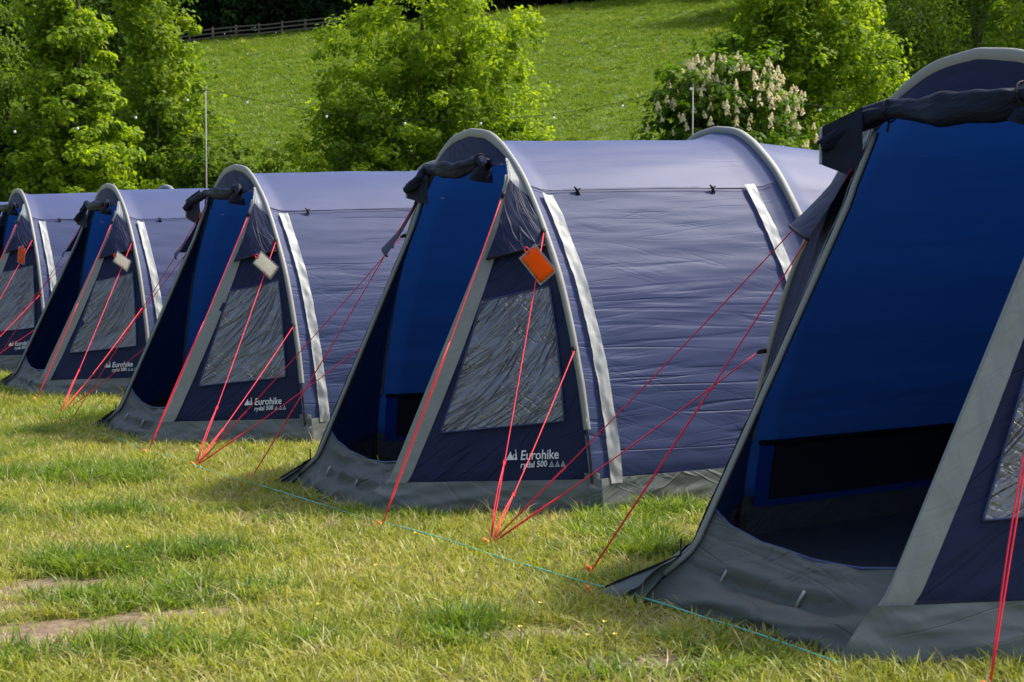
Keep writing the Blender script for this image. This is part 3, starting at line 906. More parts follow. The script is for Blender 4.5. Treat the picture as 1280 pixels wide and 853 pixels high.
    # --- inside: floor, far-wall lining, bedroom curtain
    pts = np.array([(-d + .16, -.60), (-d + .16, .34), (-.05, 1.255), (1.72, 1.275), (1.72, -1.27), (-.05, -1.25)])
    c = pts.mean(0)
    a = np.linspace(0, 1, 12)
    ring = np.vstack([pts[k] + (pts[(k + 1) % 6] - pts[k]) * np.linspace(0, 1, 14, endpoint=False)[:, None] for k in range(6)])
    ring = np.vstack([ring, ring[:1]])
    P2 = c + (ring[:, None] - c) * a[None, :, None]
    P = np.concatenate([P2, 0.02 + 0.012 * fbm2(P2[..., :1] * 3, P2[..., 1:] * 3, sd, 3)], -1)
    grid("floor_sheet", P, M["floor_sheet"], root, P2)
    for (nm, x0, x1, z0, z1, mt, o) in (("wall_lining", .10, 1.62, .165, .42, "black", -.020), ("lining_band", .03, .105, .14, .43, "band", -.026), ("lining_band", .03, 1.64, .140, .168, "band", -.027),
                                        ("lining_foot", .0, 1.66, -.03, .142, "floor_sheet", -.022)):
        Xg, Zg = np.meshgrid(np.linspace(x0, x1, 30), np.linspace(z0, z1, 10), indexing='ij')
        kz, ky = body_k(Xg)
        P = np.stack([Xg, arch_y(Zg) * ky + o + 0.004 * perlin2(Xg * 5, Zg * 7, sd), Zg], -1)
        grid(nm, P, M[mt], root, np.stack([Xg, Zg], -1))
    mb = MB(); Xs = np.linspace(.02, 1.66, 20); mb.tube(np.stack([Xs, arch_y(Xs * 0 + .43) * body_k(Xs)[1] - .03, Xs * 0 + .43], -1), .012, 6)
    mb.build("lining_rail", M["tab"], root)
    S_, T = np.meshgrid(np.linspace(0.02, ARC - 0.02, 60), np.linspace(0, 1, 20), indexing='ij')
    yz = arch_s(S_)
    P = np.stack([1.66 + 0.02 * fbm2(S_ * 2, T * 3, sd, 2), yz[..., 0] * .985 * (1 - T * .999), (yz[..., 1] * .985) * (1 - T) + T * 0.5], -1)
    grid("bedroom_curtain", P, M["front"], root)
    # --- guy ropes
    R3 = Matrix.Rotation(math.radians(yaw), 3, 'Z')
    Ri = np.array(R3).T
    def to_local(w): return Ri @ (np.asarray(w, float) - [tx, ty, tz])
    tabs = {}
    for sgn, tg in ((-1, "near"), (1, "far")):
        for nm, z in (("h1", 1.43), ("h2", .84)):
            p = np.array([-.012, sgn * (arch_y(z) + .006), z])
            tabs[tg + nm] = p + [-.02, sgn * .035, -.012]
            hook(root, p, np.array([-.02, sgn * .035, -.012]))
        p = panel_pt(np.array([.05]), np.array([1.63]), sgn, d, wide)[0] + [-.012, 0, 0]
        hook(root, p, np.array([-.02, sgn * .012, -.03]))
        tabs[tg + "top"] = p + [-.02, sgn * .012, -.03]
    return root, tabs, to_local

LABELS = [
    "navy tunnel tent whose red guy ropes cross in front of the orange-carded tent's side wall",
    "navy tunnel tent with a bright orange card hanging beside its window",
    "navy tunnel tent with a white card, next to the tent with the bright orange card",
    "navy tunnel tent with a white card, next to the tent with the brick red card",
    "navy tunnel tent with a brick red card hanging from its guy rope",
    "navy tunnel tent behind the one with the brick red card, mostly hidden by it",
]
BUILT = [build_tent(i, LABELS[i]) for i in range(6)]

def world_of(i, l):
    tx, ty, tz, yaw, d = TENTS[i]
    a = math.radians(yaw)
    return np.array([tx + math.cos(a) * l[0] - math.sin(a) * l[1], ty + math.sin(a) * l[0] + math.cos(a) * l[1], tz + l[2]])
def on_ground(p, dz=0.0):
    return np.array([p[0], p[1], gz(p[0], p[1]) + dz])

# pegs: shared by neighbouring tents where the ropes meet
peg_bundle = {0: on_ground(world_of(0, (-.9, -1.75, 0))), 1: on_ground((-0.093, 6.70)), 2: on_ground((-1.925, 9.42)), 3: on_ground((-3.66, 12.55)),
              4: on_ground(world_of(4, (-1.1, -2.0, 0))), 5: on_ground(world_of(5, (-1.0, -2.0, 0))), 6: on_ground(world_of(5, (-1.0, 1.7, 0)))}
OWN = ["cardless tent beside orange-carded tent", "orange-carded tent", "white-carded tent beside orange-carded tent",
       "white-carded tent beside brick-red-carded tent", "brick-red-carded tent", "mostly hidden tent"]
def make_peg(p, lean, label):
    mb = MB()
    d = np.array(lean, float)
    mb.tube([np.array([0, 0, -.08]) - d * .4, np.zeros(3), d * .55 + [0, 0, .035], d * .8 + [0, 0, .045], d * 1.1 + [0, 0, .030]], [.004, .008, .011, .012, .007], 7)
    t = thing("tent_peg", label, "tent peg", tuple(p), 0, "tent pegs along the front of the row")
    mb.build("stake", M["peg"], t)
    m2 = MB(); m2.tube([d * .3 + [.0, -.018, .022], d * .3 + [0, 0, .036], d * .3 + [0, .018, .022]], .006, 6)
    m2.build("hook", M["peg"], t)

CARDS = {1: ("card_orange", "bright orange card in a clear wallet hanging from a tent's guy rope"),
         2: ("card_white", "white card hanging at the window of the tent next to the bright orange card's tent"),
         3: ("card_white", "white card hanging at the window of the tent next to the brick red card's tent"),
         4: ("card_red", "brick red card hanging at a tent's pole in the row")}
for i, (root, tabs, to_local) in enumerate(BUILT):
    near, far = peg_bundle[i], peg_bundle[i + 1]
    orange = M["rope_orange"] if i in (1, 3) else M["rope"]
    rope(root, tabs["nearh1"], to_local(near + [0, 0, .035]), M["rope"])
    rope(root, tabs["nearh2"], to_local(near + [0.01, 0, .035]), orange)
    rope(root, tabs["farh1"], to_local(far + [0.01, .01, .035]), M["rope"])
    rope(root, tabs["farh2"], to_local(far + [0.02, 0, .035]), M["rope"])
    d = TENTS[i][4]
    pr = {1: (-0.605, 7.20), 2: (-2.38, 10.1)}.get(i)
    pr = on_ground(world_of(i, (-.98 if i else -1.12, -1.06 if i else -.97, 0))) if pr is None else on_ground(pr)
    pl = {0: (0.318, 6.10), 1: (-1.50, 8.93)}.get(i)
    pl = on_ground(world_of(i, (-1.0, .95, 0))) if pl is None else on_ground(pl)
    rope(root, tabs["neartop"], to_local(pr + [0, 0, .03]), orange, doubled=0.6, slider=False)
    rope(root, tabs["fartop"], to_local(pl + [0, 0, .03]), M["rope"], doubled=0.5)
    A = np.array([math.cos(math.radians(TENTS[i][3])), math.sin(math.radians(TENTS[i][3])), 0])
    make_peg(pr, -A * .03, "orange peg tying the window-side door edge rope of " + OWN[i])
    make_peg(pl, -A * .03, "orange peg tying the windowless-side door edge rope of " + OWN[i])
    make_peg(near, -A * .04, "orange peg gathering several red ropes beside the window of " + OWN[i])
    if i in CARDS:
        mt, lab = CARDS[i]
        # the card lies on the rope just below the tab
        a = np.array(tabs["nearh1"]); b = to_local(near)
        c = a + (b - a) * 0.115
        c = c + np.array([-.035, -.055, 0])
        t = thing("card", lab, "card", tuple(world_of(i, c)), math.radians(TENTS[i][3]), "cards hung on the tents" if i != 9 else None)
        tilt = {1: -0.62, 2: -0.80, 3: -0.95, 4: 0.35}[i]
        hw, hh = (0.052, 0.078) if i != 4 else (0.040, 0.085)
        # card plane: faces the front (-X) and the near side
        ux = np.array([0.55, -0.83, 0.0]); uz = np.array([-0.20, -0.10, 0.97]); uz /= np.linalg.norm(uz)
        nn = np.cross(ux, uz); nn /= np.linalg.norm(nn); ux = np.cross(uz, nn)
        e1 = ux * math.cos(tilt) - uz * math.sin(tilt); e2 = ux * math.sin(tilt) + uz * math.cos(tilt)
        def sheet(hw, hh, off, th, bow=0.006):
            g, h = np.meshgrid(np.linspace(-1, 1, 9), np.linspace(-1, 1, 9), indexing='ij')
            base = e1 * (g * hw)[..., None] + e2 * (h * hh)[..., None] + nn * (bow * (g * g - .5) + off)[..., None]
            V = np.concatenate([base.reshape(-1, 3), (base + nn * th).reshape(-1, 3)])
            f = grid_faces(9, 9)
            rim = [j for j in range(9)] + [9 * k + 8 for k in range(1, 9)] + [72 + j for j in range(7, -1, -1)] + [9 * k for k in range(7, 0, -1)]
            fs = f.tolist() + (f[:, ::-1] + 81).tolist() + [[rim[k], rim[(k + 1) % 32], rim[(k + 1) % 32] + 81, rim[k] + 81] for k in range(32)]
            return V, fs
        V, fs = sheet(hw + .010, hh + .010, 0, .0008)
        link("wallet", mesh_np("wallet", V, fs), M["sleeve_clear"], t)
        V, fs = sheet(hw, hh, .004, .0004)
        link("insert", mesh_np("insert", V, fs), M[mt], t)
        ring = (e2 * (hh + .012)) + np.stack([e1[k] * np.cos(np.linspace(0, 6.283, 14)) * .012 + e2[k] * np.sin(np.linspace(0, 6.283, 14)) * .018 for k in range(3)], -1)
        m2 = MB(); m2.tube(ring, .003, 5); m2.build("ring", M["rope"], t)
make_peg(on_ground(world_of(0, (-1.235, .715, 0))), (-.03, 0, 0), "orange peg at the grey corner of the cardless tent beside orange-carded tent")

# turquoise marker string along the front of the row
sp = [(-3.75, 12.95), (-3.30, 11.75), (-2.60, 10.55), (-1.911, 9.337), (-1.239, 8.238), (-0.6, 7.216), (-0.1, 6.436), (0.244, 5.862), (0.40, 5.63), (0.72, 5.09), (0.98, 4.6)]
xy = catmull(np.array(sp), 120)
zz = ground_h(xy[:, 0], xy[:, 1]) + 0.036 + 0.014 * perlin2(xy[:, 1] * 1.5, xy[:, 0] * 0, 77)
mb = MB(); mb.tube(np.column_stack([xy, zz]), 0.003, 6)
tag(mb.build("marker_string", M["string"]), "thin turquoise string stretched low over the grass before the tents", "string")

# ------------------------------------------------------------------ trees
def tube_mb(mb, path, radii, seg=7): mb.tube(path, radii, seg)

def leaf_quads(pos, nrm, size, aspect, rs):
    n = len(pos)
    nrm = nrm / (np.linalg.norm(nrm, axis=1, keepdims=True) + 1e-9)
    ref = rs.normal(size=(n, 3))
    a = np.cross(nrm, ref); a /= np.linalg.norm(a, axis=1, keepdims=True) + 1e-9
    b = np.cross(nrm, a)
    s = size[:, None]
    fold = nrm * s * 0.22
    v = np.stack([pos - a * s, pos + b * s * aspect + fold, pos + a * s, pos - b * s * aspect + fold], 1)
    return v.reshape(-1, 3)

def crown_mesh(name, ells, nclump, per, leaf, clump_r, seed, aspect=0.6, droop=0.0, inner=0.25, flat=0.75):
    """ells: ellipsoids (cx,cy,cz,rx,ry,rz,weight); leaf clumps spread through their volume"""
    rs = np.random.RandomState(seed)
    w = np.array([e[6] for e in ells], float); w /= w.sum()
    which = rs.choice(len(ells), nclump, p=w)
    E_ = np.array([e[:6] for e in ells])[which]
    dirs = rs.normal(size=(nclump, 3)); dirs /= np.linalg.norm(dirs, axis=1, keepdims=True)
    rad = 1 - (1 - inner) * rs.rand(nclump) ** 2.2
    lump = 1 + 0.22 * rs.normal(size=nclump)
    C = E_[:, :3] + dirs * E_[:, 3:] * (rad * np.clip(lump, .6, 1.3))[:, None]
    cr = clump_r * rs.uniform(0.55, 1.35, nclump)
    n = nclump * per
    ci = np.repeat(np.arange(nclump), per)
    d = rs.normal(size=(n, 3)); d /= np.linalg.norm(d, axis=1, keepdims=True)
    rr_ = rs.rand(n) ** 0.45
    off = d * (rr_ * cr[ci])[:, None]
    off[:, 2] *= flat
    pos = C[ci] + off
    pos[:, 2] -= droop * rs.rand(n) * cr[ci] * 2
    nrm = d * 0.6 + dirs[ci] * 0.35 + np.array([0, 0, 0.55]) + rs.normal(size=(n, 3)) * 0.45
    if droop: nrm[:, 2] *= 0.3
    size = leaf * rs.uniform(0.6, 1.4, n)
    V = leaf_quads(pos, nrm, size, aspect, rs)
    F = np.arange(n * 4).reshape(-1, 4)
    me = mesh_np(name, V, F, False)
    tint = np.clip(0.5 + 0.24 * rs.normal(size=nclump)[ci] + 0.20 * rs.normal(size=n), 0, 1)
    at = me.attributes.new("tint", 'FLOAT', 'POINT')
    at.data.foreach_set("value", np.repeat(tint, 4).astype(np.float32))
    return me, C

def trunk_mesh(name, h, r, seed, targets, lean=0.0, nlimb=14):
    rs = np.random.RandomState(seed)
    mb = MB()
    z = np.linspace(-0.3, h, 12)
    cx = lean * z + 0.10 * np.sin(z * 0.8 + seed) * (z / h)
    cy = 0.10 * np.cos(z * 0.7 + seed) * (z / h)
    path = np.stack([cx, cy, z], -1)
    mb.tube(path, np.interp(z, [-.3, 0, .5, h], [r * 1.6, r * 1.35, r, r * 0.18]), 9)
    if len(targets):
        for k in rs.choice(len(targets), min(nlimb, len(targets)), replace=False):
            t = targets[k]
            zb = float(np.clip(t[2] * rs.uniform(.35, .75), 0.12 * h, 0.9 * h))
            b = np.array([np.interp(zb, z, cx), np.interp(zb, z, cy), zb])
            m = (b + t) / 2 + np.array([0, 0, -0.08 * np.linalg.norm(t - b)])
            rb = r * 0.5 * (1 - zb / h * 0.7)
            mb.tube(catmull([b, m, t], 8), np.linspace(rb, rb * 0.25, 8), 6)
    me = mesh_np(name, np.vstack(mb.v), mb.f, True)
    return me

PXT = lambda px, D: (px - 640.0) / F_PX * D
def tree(kind, label, px, D, ells, leafmat, nclump, per, leaf, clump_r, seed, h, r, bark="bark", droop=0.0, group=None, aspect=0.6, inner=0.25, cat="tree", flat=0.75, limbs=14):
    x, y = PXT(px, D), D
    t = thing(kind, label, cat, (x, y, gz(x, y)), 0, group)
    me, C = crown_mesh("crown", ells, nclump, per, leaf, clump_r, seed, aspect, droop, inner, flat)
    link("crown", me, M[leafmat], t)
    link("trunk", trunk_mesh("trunk", h, r, seed, C, 0.0, limbs), M[bark], t)
    return t, C

G_TREES = "broadleaved trees between the field and the hillside"
# dark tree at the end of the row
tree("broadleaf_tree", "dark green tree growing beside the tall yellow-green one", 18, 43.5,
     [(0, 0, 3.2, 2.0, 2.0, 3.0, 1.2), (-.9, 0, 5.2, 1.3, 1.6, 1.6, .6), (-1.4, .3, 2.0, 1.6, 1.8, 2.0, .6)], "leaf_deep", 300, 70, .085, .50, 101, 6.0, .16)
# tall yellow-green spire
tree("broadleaf_tree", "tall tapering yellow-green tree, the brightest of the trees by the light poles", 98, 42,
     [(0, 0, 2.4, 1.65, 1.65, 2.2, 1.2), (-.1, 0, 4.6, 1.35, 1.35, 1.9, 1.0), (-.25, 0, 6.8, .95, 1.0, 1.7, .7), (-.3, 0, 8.6, .55, .6, 1.4, .4)], "leaf_yellow", 400, 72, .085, .42, 102, 9.6, .15, flat=.5)
# airy mid-green tree with pale stem
tree("broadleaf_tree", "loose mid-green tree with a pale stem showing among its leaves", 196, 47,
     [(0, 0, 2.2, 1.9, 1.7, 2.1, 1.0), (.1, 0, 4.6, 1.6, 1.5, 1.7, .9), (-.1, 0, 7.0, 1.4, 1.4, 2.2, .8), (-.4, .4, 9.4, 1.2, 1.2, 1.4, .5)], "leaf_mid", 380, 58, .085, .46, 103, 10.0, .11, "pale_bark", inner=.1)
tree("broadleaf_tree", "shady green tree standing behind the pale-stemmed one", 150, 58,
     [(0, 0, 5.0, 3.0, 2.5, 4.0, 1.0), (-.5, 0, 9.6, 2.6, 2.4, 3.0, .8)], "leaf_deep", 380, 58, .11, .70, 104, 12.0, .2)
# big tree in the middle
tree("broadleaf_tree", "broad bushy yellow-green tree standing alone in front of the open meadow", 532, 48,
     [(0, 0, 3.0, 3.0, 2.4, 2.5, 1.0), (-.9, 0, 5.4, 2.8, 2.2, 2.1, .9), (1.2, -.3, 5.0, 2.4, 2.0, 2.3, .9), (.2, 0, 7.6, 2.8, 2.2, 1.9, .9), (-2.2, 0, 3.4, 1.5, 1.6, 1.9, .5), (2.2, -.3, 2.8, 1.4, 1.4, 1.8, .4)],
     "leaf_yellow", 800, 72, .080, .46, 105, 8.6, .2, inner=.3)
# chestnut in flower
ct, CC = tree("chestnut_tree", "chestnut tree covered in cream flower spikes", 905, 50,
     [(0, 0, 3.5, 2.5, 2.2, 2.6, 1.0), (-.2, 0, 5.4, 1.8, 1.7, 1.6, .5), (.2, -.3, 2.8, 2.75, 2.2, 2.0, .6)], "leaf_chestnut", 330, 64, .110, .46, 106, 6.4, .18, inner=.35)
def candle_mesh(seed):
    rs = np.random.RandomState(seed)
    V, F, T = [], [], []
    for k in range(34):
        t = rs.rand() ** .8
        a = rs.rand() * 6.283
        r = .095 * (1 - t) ** .8 + .008
        c = np.array([math.cos(a) * r, math.sin(a) * r, t * .30])
        s = .038 * (1.2 - .5 * t)
        nn = np.array([math.cos(a), math.sin(a), .4]) + rs.normal(size=3) * .3
        nn /= np.linalg.norm(nn)
        u = np.cross(nn, [0, 0, 1]); u /= np.linalg.norm(u); v = np.cross(nn, u)
        b = len(V)
        V += [c - u * s, c + v * s, c + u * s, c - v * s]
        F.append([b, b + 1, b + 2, b + 3]); T += [rs.rand()] * 4
    me = mesh_np("blossom", np.array(V), np.array(F), False)
    me.attributes.new("tint", 'FLOAT', 'POINT').data.foreach_set("value", np.array(T, dtype=np.float32))
    me.materials.append(M["blossom"])
    return me
cand = [candle_mesh(k) for k in (1, 2, 3)]
rs = np.random.RandomState(44)
# candles sit on the outside of the crown, upright
for k in range(185):
    dv = rs.normal(size=3); dv /= np.linalg.norm(dv)
    if dv[1] > 0.25: dv[1] *= -1
    if dv[2] < -.35: dv[2] *= -1
    p = np.array([.05, -.1, 3.6]) + dv * np.array([2.75, 2.35, 3.15]) * rs.uniform(.86, 1.04)
    b = bpy.data.objects.new("blossom", cand[k % 3])
    COL.objects.link(b); b.parent = ct
    b.location = p
    b.rotation_euler = (rs.normal() * .16, rs.normal() * .16, rs.rand() * 6)
    s = rs.uniform(.6, 1.0); b.scale = (s, s, s)
# tree behind the chestnut
tree("broadleaf_tree", "large round yellow-green tree standing behind the flowering chestnut", 1000, 60,
     [(0, 0, 4.0, 3.3, 3.0, 3.6, 1.2), (-.6, 0, 8.2, 2.4, 2.4, 2.3, .9), (1.2, -.4, 6.3, 2.3, 2.3, 2.2, .7), (-1.6, 0, 6.0, 1.9, 2.0, 2.6, .5)], "leaf_yellow", 620, 66, .095, .56, 107, 10.5, .22)
# drooping trees and dark ones behind the nearest tent
tree("broadleaf_tree", "olive-green tree with drooping willow-like branches on the hillside", 1215, 74,
     [(0, 0, 6.0, 4.4, 3.5, 5.0, 1.0), (1.0, 0, 11.0, 3.6, 3.0, 3.5, .8), (-3.0, 0, 4.0, 2.4, 2.4, 3.4, .5)], "leaf_deep", 560, 62, .11, .75, 108, 13.0, .25, droop=1.4, aspect=.35, flat=1.0)
tree("broadleaf_tree", "low drooping green tree beside the willow-like one on the hillside", 1125, 70,
     [(0, 0, 3.2, 2.6, 2.4, 3.0, 1.0), (.4, 0, 6.0, 1.6, 1.6, 1.8, .4)], "leaf_deep", 300, 60, .10, .60, 109, 7.0, .16, droop=1.0, aspect=.4)
tree("broadleaf_tree", "bushy green tree right of the willow-like one on the hillside", 1345, 68,
     [(0, 0, 4.5, 3.4, 3.0, 4.2, 1.0), (0, 0, 9.0, 2.6, 2.4, 3.0, .6)], "leaf_mid", 380, 60, .11, .66, 110, 11.0, .2)
tree("broadleaf_tree", "dark green tree far left beyond the end of the row of tents", -70, 50,
     [(0, 0, 4.0, 3.0, 2.6, 3.8, 1.0), (0, 0, 8.0, 2.2, 2.2, 3.0, .7)], "leaf_deep", 360, 60, .10, .6, 111, 10.0, .2)

# scrub along the foot of the hill
for k, (px, D, w_, h_) in enumerate([(292, 44, 1.2, 2.2), (335, 45, 1.3, 2.05), (380, 44.5, 1.2, 2.1), (428, 45.5, 1.4, 2.0), (470, 44.5, 1.2, 1.9), (640, 46, 1.3, 1.95), (250, 44, 1.2, 2.4)]):
    x = PXT(px, D)
    b = thing("bush", "low leafy bush in the scrub along the foot of the hillside meadow", "bush", (x, D, gz(x, D)), 0, "bushes along the foot of the meadow")
    me, C = crown_mesh("foliage", [(0, 0, h_ * .95, w_, 1.1, h_, 1.0), (w_ * .5, 0, h_ * .7, w_ * .6, .9, h_ * .8, .5)], 190, 60, .075, .38, 200 + k)
    link("foliage", me, M["leaf_mid" if k % 3 else "leaf_deep"], b)
    link("stem", trunk_mesh("stem", h_ * 1.4, .05, 200 + k, C, 0, 8), M["bark"], b)

# woods beyond the crest: a few crowns shared between the trees
wood = []
for k in range(3):
    me, C = crown_mesh("crown", [(0, 0, 5.2, 4.2, 3.6, 4.8, 1.2), (rnd.uniform(-1, 1), 0, 10.0, 3.2, 3.0, 3.6, .8), (rnd.uniform(-2, 2), -.6, 3.4, 3.4, 3.0, 3.2, .5)], 420, 48, .19, .95, 300 + k)
    me.materials.append(M["leaf_dark"])
    tm = trunk_mesh("trunk", 12.0, .28, 300 + k, C)
    tm.materials.append(M["bark"])
    wood.append((me, tm))
spots = [(-74, 137), (-66, 143), (-58, 138), (-50, 145), (-43.5, 147), (-37, 145), (-31, 146.5), (-25.5, 145), (-20, 147), (-14.5, 146), (-11, 145), (-7, 146), (-1, 147), (5, 148), (11, 149), (16, 150), (-9, 149), (-3, 151), (3, 153),
         (-47, 156), (-40, 158), (-33, 160), (-22, 161), (-12, 160), (-5, 158), (2, 160), (9, 158), (-36, 152), (-26, 153), (-17, 154), (21, 146), (27, 140), (26, 126), (32, 120), (30.5, 110), (37, 104), (38, 116), (44, 108), (43, 124), (52, 112), (50, 98), (58, 104), (34, 134), (41, 140), (66, 110),
         (-40, 118), (-45, 108), (-48, 96), (-52, 124), (-37.5, 128), (-41, 86)]
for k, (x, y) in enumerate(spots):
    left = x < 10
    lab = ("dark tree in the wood behind the timber rail fence" if y > 130 and left else
           "dark tree in the wood up the slope behind the row's far end" if left else "dark tree in the wood on the slope above the drooping trees")
    t = thing("woodland_tree", lab, "tree", (x, y, gz(x, y) - .3), rnd.uniform(0, 6.28), "trees of the wood behind the rail fence" if y > 130 and left else "trees of the wood up the slope behind the row" if left else "trees of the wood above the drooping trees")
    s = rnd.uniform(.95, 1.35)
    t.scale = (s, s, s * rnd.uniform(1.0, 1.2))
    for nm, me in zip(("crown", "trunk"), wood[k % 3]):
        c = bpy.data.objects.new(nm, me); COL.objects.link(c); c.parent = t

# ------------------------------------------------------------------ fence on the crest
fx = np.arange(-45.0, -12.0, 2.05)
fy = 139.0 + 0.02 * (fx + 25)
fz = ground_h(fx, fy)
fence = thing("rail_fence", "weathered timber post-and-rail fence along the top of the meadow", "fence", (fx[0], fy[0], fz[0]))
b0 = np.array([fx[0], fy[0], fz[0]])
for k in range(len(fx)):
    p = np.array([fx[k], fy[k], fz[k]]) - b0
    mb = MB(); mb.tube([p + [0, 0, -.4], p + [0, 0, 1.20 + rnd.uniform(-.03, .05)]], .085, 8)
    mb.build("post", M["timber"], fence)
    if k + 1 < len(fx):
        n_ = np.array([fx[k + 1], fy[k + 1], fz[k + 1]]) - b0
        for h_ in (.35, .70, 1.06):
            dx = n_ - p
            mb = MB()
            ang = math.atan2(dx[2], math.hypot(dx[0], dx[1]))
            Mx = np.array(Matrix.Rotation(math.atan2(dx[1], dx[0]), 3, 'Z') @ Matrix.Rotation(-ang, 3, 'Y'))
            mb.box((p + n_) / 2 + [0, -.10, h_ + rnd.uniform(-.02, .02)], (np.linalg.norm(dx) / 2 - .01, .025, .055), Mx)
            mb.build("rail", M["timber"], fence, False)

# ------------------------------------------------------------------ festoon lights
PD = 22.5
def at_px(px, py, D):
    return np.array([(px - 640) / F_PX * D, D, CAM_H + ((426.5 - py) / F_PX - math.tan(PITCH)) * D / (1 + 0)])
poles = []
for px, py, lab in ((259.5, 113, "thin pale light pole rising in front of the loose mid-green tree"), (864.5, 109, "thin pale light pole rising in front of the flowering chestnut")):
    p = at_px(px, py, PD)
    g = gz(p[0], PD)
    t = thing("light_pole", lab, "pole", (p[0], PD, g), 0, "poles carrying the festoon lights")
    h_ = p[2] - g
    mb = MB(); mb.tube([(0, 0, -.3), (0, 0, h_ * .5), (0, 0, h_)], [.012, .011, .010], 10); mb.build("shaft", M["galv"], t)
    mb = MB(); mb.tube([(0, 0, h_ - .01), (0, 0, h_ + .03)], [.017, .012], 10); mb.build("cap", M["galv"], t)
    poles.append(p)
bulbs = [(-60, 158), (22, 166), (100, 162), (172.5, 148.5), (237, 127), (311, 130), (409.6, 147), (507, 156), (601, 156), (691.5, 149), (777, 134), (862, 113), (937, 127), (1022.5, 139), (1108, 146), (1195, 147), (1290, 140)]
fest = thing("festoon_lights", "string of small white festoon bulbs hung between the light poles", "string lights", tuple(poles[0] - [0, 0, 0]))
o0 = poles[0]
knots = sorted([(px, py - 5) for px, py in bulbs] + [(259.5, 115), (864.5, 110)])
cp = np.array([at_px(px, py, PD - .05) for px, py in knots]) - o0
mb = MB(); mb.tube(catmull(cp, 160), .0035, 5); mb.build("cable", M["cable"], fest)
for px, py in bulbs:
    p = at_px(px, py, PD - .05) - o0
    prof = [(0.006, .020), (.011, .015), (.018, .005), (.019, -.007), (.013, -.018), (.004, -.023)]
    zs = np.array([z for _, z in prof]); rsz = np.array([r for r, _ in prof])
    mb = MB(); mb.tube(np.stack([zs * 0 + p[0], zs * 0 + p[1], zs + p[2]], -1), rsz, 10)
    bo = mb.build("bulb", M["bulb"], fest)
    mb = MB(); mb.tube([p + [0, 0, .050], p + [0, 0, .016]], .008, 8); mb.build("socket", M["cable"], bo)

# ------------------------------------------------------------------ grass
def grass_mat(name, stops, tcol, trans=0.4):
    m, nt, out = new_mat(name)
    L = nt.links
    at = N(nt, "ShaderNodeAttribute", attribute_name="tint")
    oi = N(nt, "ShaderNodeObjectInfo")
    geo = N(nt, "ShaderNodeNewGeometry")
    no = N(nt, "ShaderNodeTexNoise", i_Scale=1.1, i_Detail=3.0)
    L.new(geo.outputs["Position"], no.inputs["Vector"])
    f = math_n(nt, 'ADD', math_n(nt, 'MULTIPLY', at.outputs["Fac"], 0.5), math_n(nt, 'ADD', math_n(nt, 'MULTIPLY', oi.outputs["Random"], 0.25), math_n(nt, 'SUBTRACT', math_n(nt, 'MULTIPLY', no.outputs[0], 0.9), 0.32)))
    col = ramp(nt, f, stops)
    pb = N(nt, "ShaderNodeBsdfPrincipled")
    pb.inputs["Roughness"].default_value = 0.45
    pb.inputs["Specular IOR Level"].default_value = 0.35
    L.new(col, pb.inputs["Base Color"])
    tr = N(nt, "ShaderNodeBsdfTranslucent")
    L.new(mixc(nt, 1.0, col, tcol, 'MULTIPLY'), tr.inputs["Color"])
    mx = N(nt, "ShaderNodeMixShader"); mx.inputs[0].default_value = trans
    L.new(pb.outputs[0], mx.inputs[1]); L.new(tr.outputs[0], mx.inputs[2])
    L.new(mx.outputs[0], out.inputs[0])
    return m
M["grass_lush"] = grass_mat("grass_lush", [(0.1, (0.075, 0.140, 0.016)), (0.5, (0.140, 0.215, 0.026)), (0.9, (0.230, 0.280, 0.045))], (1.6, 1.6, .7))
M["grass_pale"] = grass_mat("grass_pale", [(0.1, (0.165, 0.215, 0.022)), (0.5, (0.295, 0.325, 0.047)), (0.9, (0.44, 0.415, 0.105))], (1.4, 1.35, .8))
M["grass_straw"] = grass_mat("grass_straw", [(0.1, (0.28, 0.225, 0.095)), (0.9, (0.52, 0.44, 0.23))], (1.1, 1.0, .8), .25)
M["grass_meadow"] = grass_mat("grass_meadow", [(0.1, (0.088, 0.150, 0.014)), (0.5, (0.125, 0.192, 0.020)), (0.9, (0.172, 0.224, 0.030))], (1.5, 1.5, .7))

def tuft_mesh(name, seed, n, hmin, hmax, spread, width, bend, mat):
    rs = np.random.RandomState(seed)
    V, F, T = [], [], []
    for k in range(n):
        r = spread * math.sqrt(rs.rand()); a = rs.rand() * 6.283
        base = np.array([math.cos(a) * r, math.sin(a) * r, -.006])
        h_ = rs.uniform(hmin, hmax)
        da = a + rs.normal() * .9
        d = np.array([math.cos(da), math.sin(da), 0])
        s = np.array([-d[1], d[0], 0])
        tw = rs.normal() * .6
        s = s * math.cos(tw) + d * math.sin(tw)
        bd = bend * rs.uniform(.25, 1.5)
        w_ = width * rs.uniform(.6, 1.3)
        b = len(V)
        pts = []
        for t in (0, .4, .75, 1):
            pts.append(base + d * (h_ * bd * t ** 1.8) + np.array([0, 0, h_ * t * (1 - .35 * min(bd, 1.4) * t)]))
        V += [pts[0] - s * w_ * .8, pts[0] + s * w_ * .8, pts[1] - s * w_, pts[1] + s * w_, pts[2] - s * w_ * .7, pts[2] + s * w_ * .7, pts[3]]
        F += [[b, b + 1, b + 3, b + 2], [b + 2, b + 3, b + 5, b + 4], [b + 4, b + 5, b + 6]]
        tt = rs.rand() * .7
        T += [tt, tt, tt + .1, tt + .1, tt + .2, tt + .2, tt + .3]
    me = mesh_np(name, np.array(V), F, True)
    me.attributes.new("tint", 'FLOAT', 'POINT').data.foreach_set("value", np.array(T, dtype=np.float32))
    me.materials.append(mat)
    return me

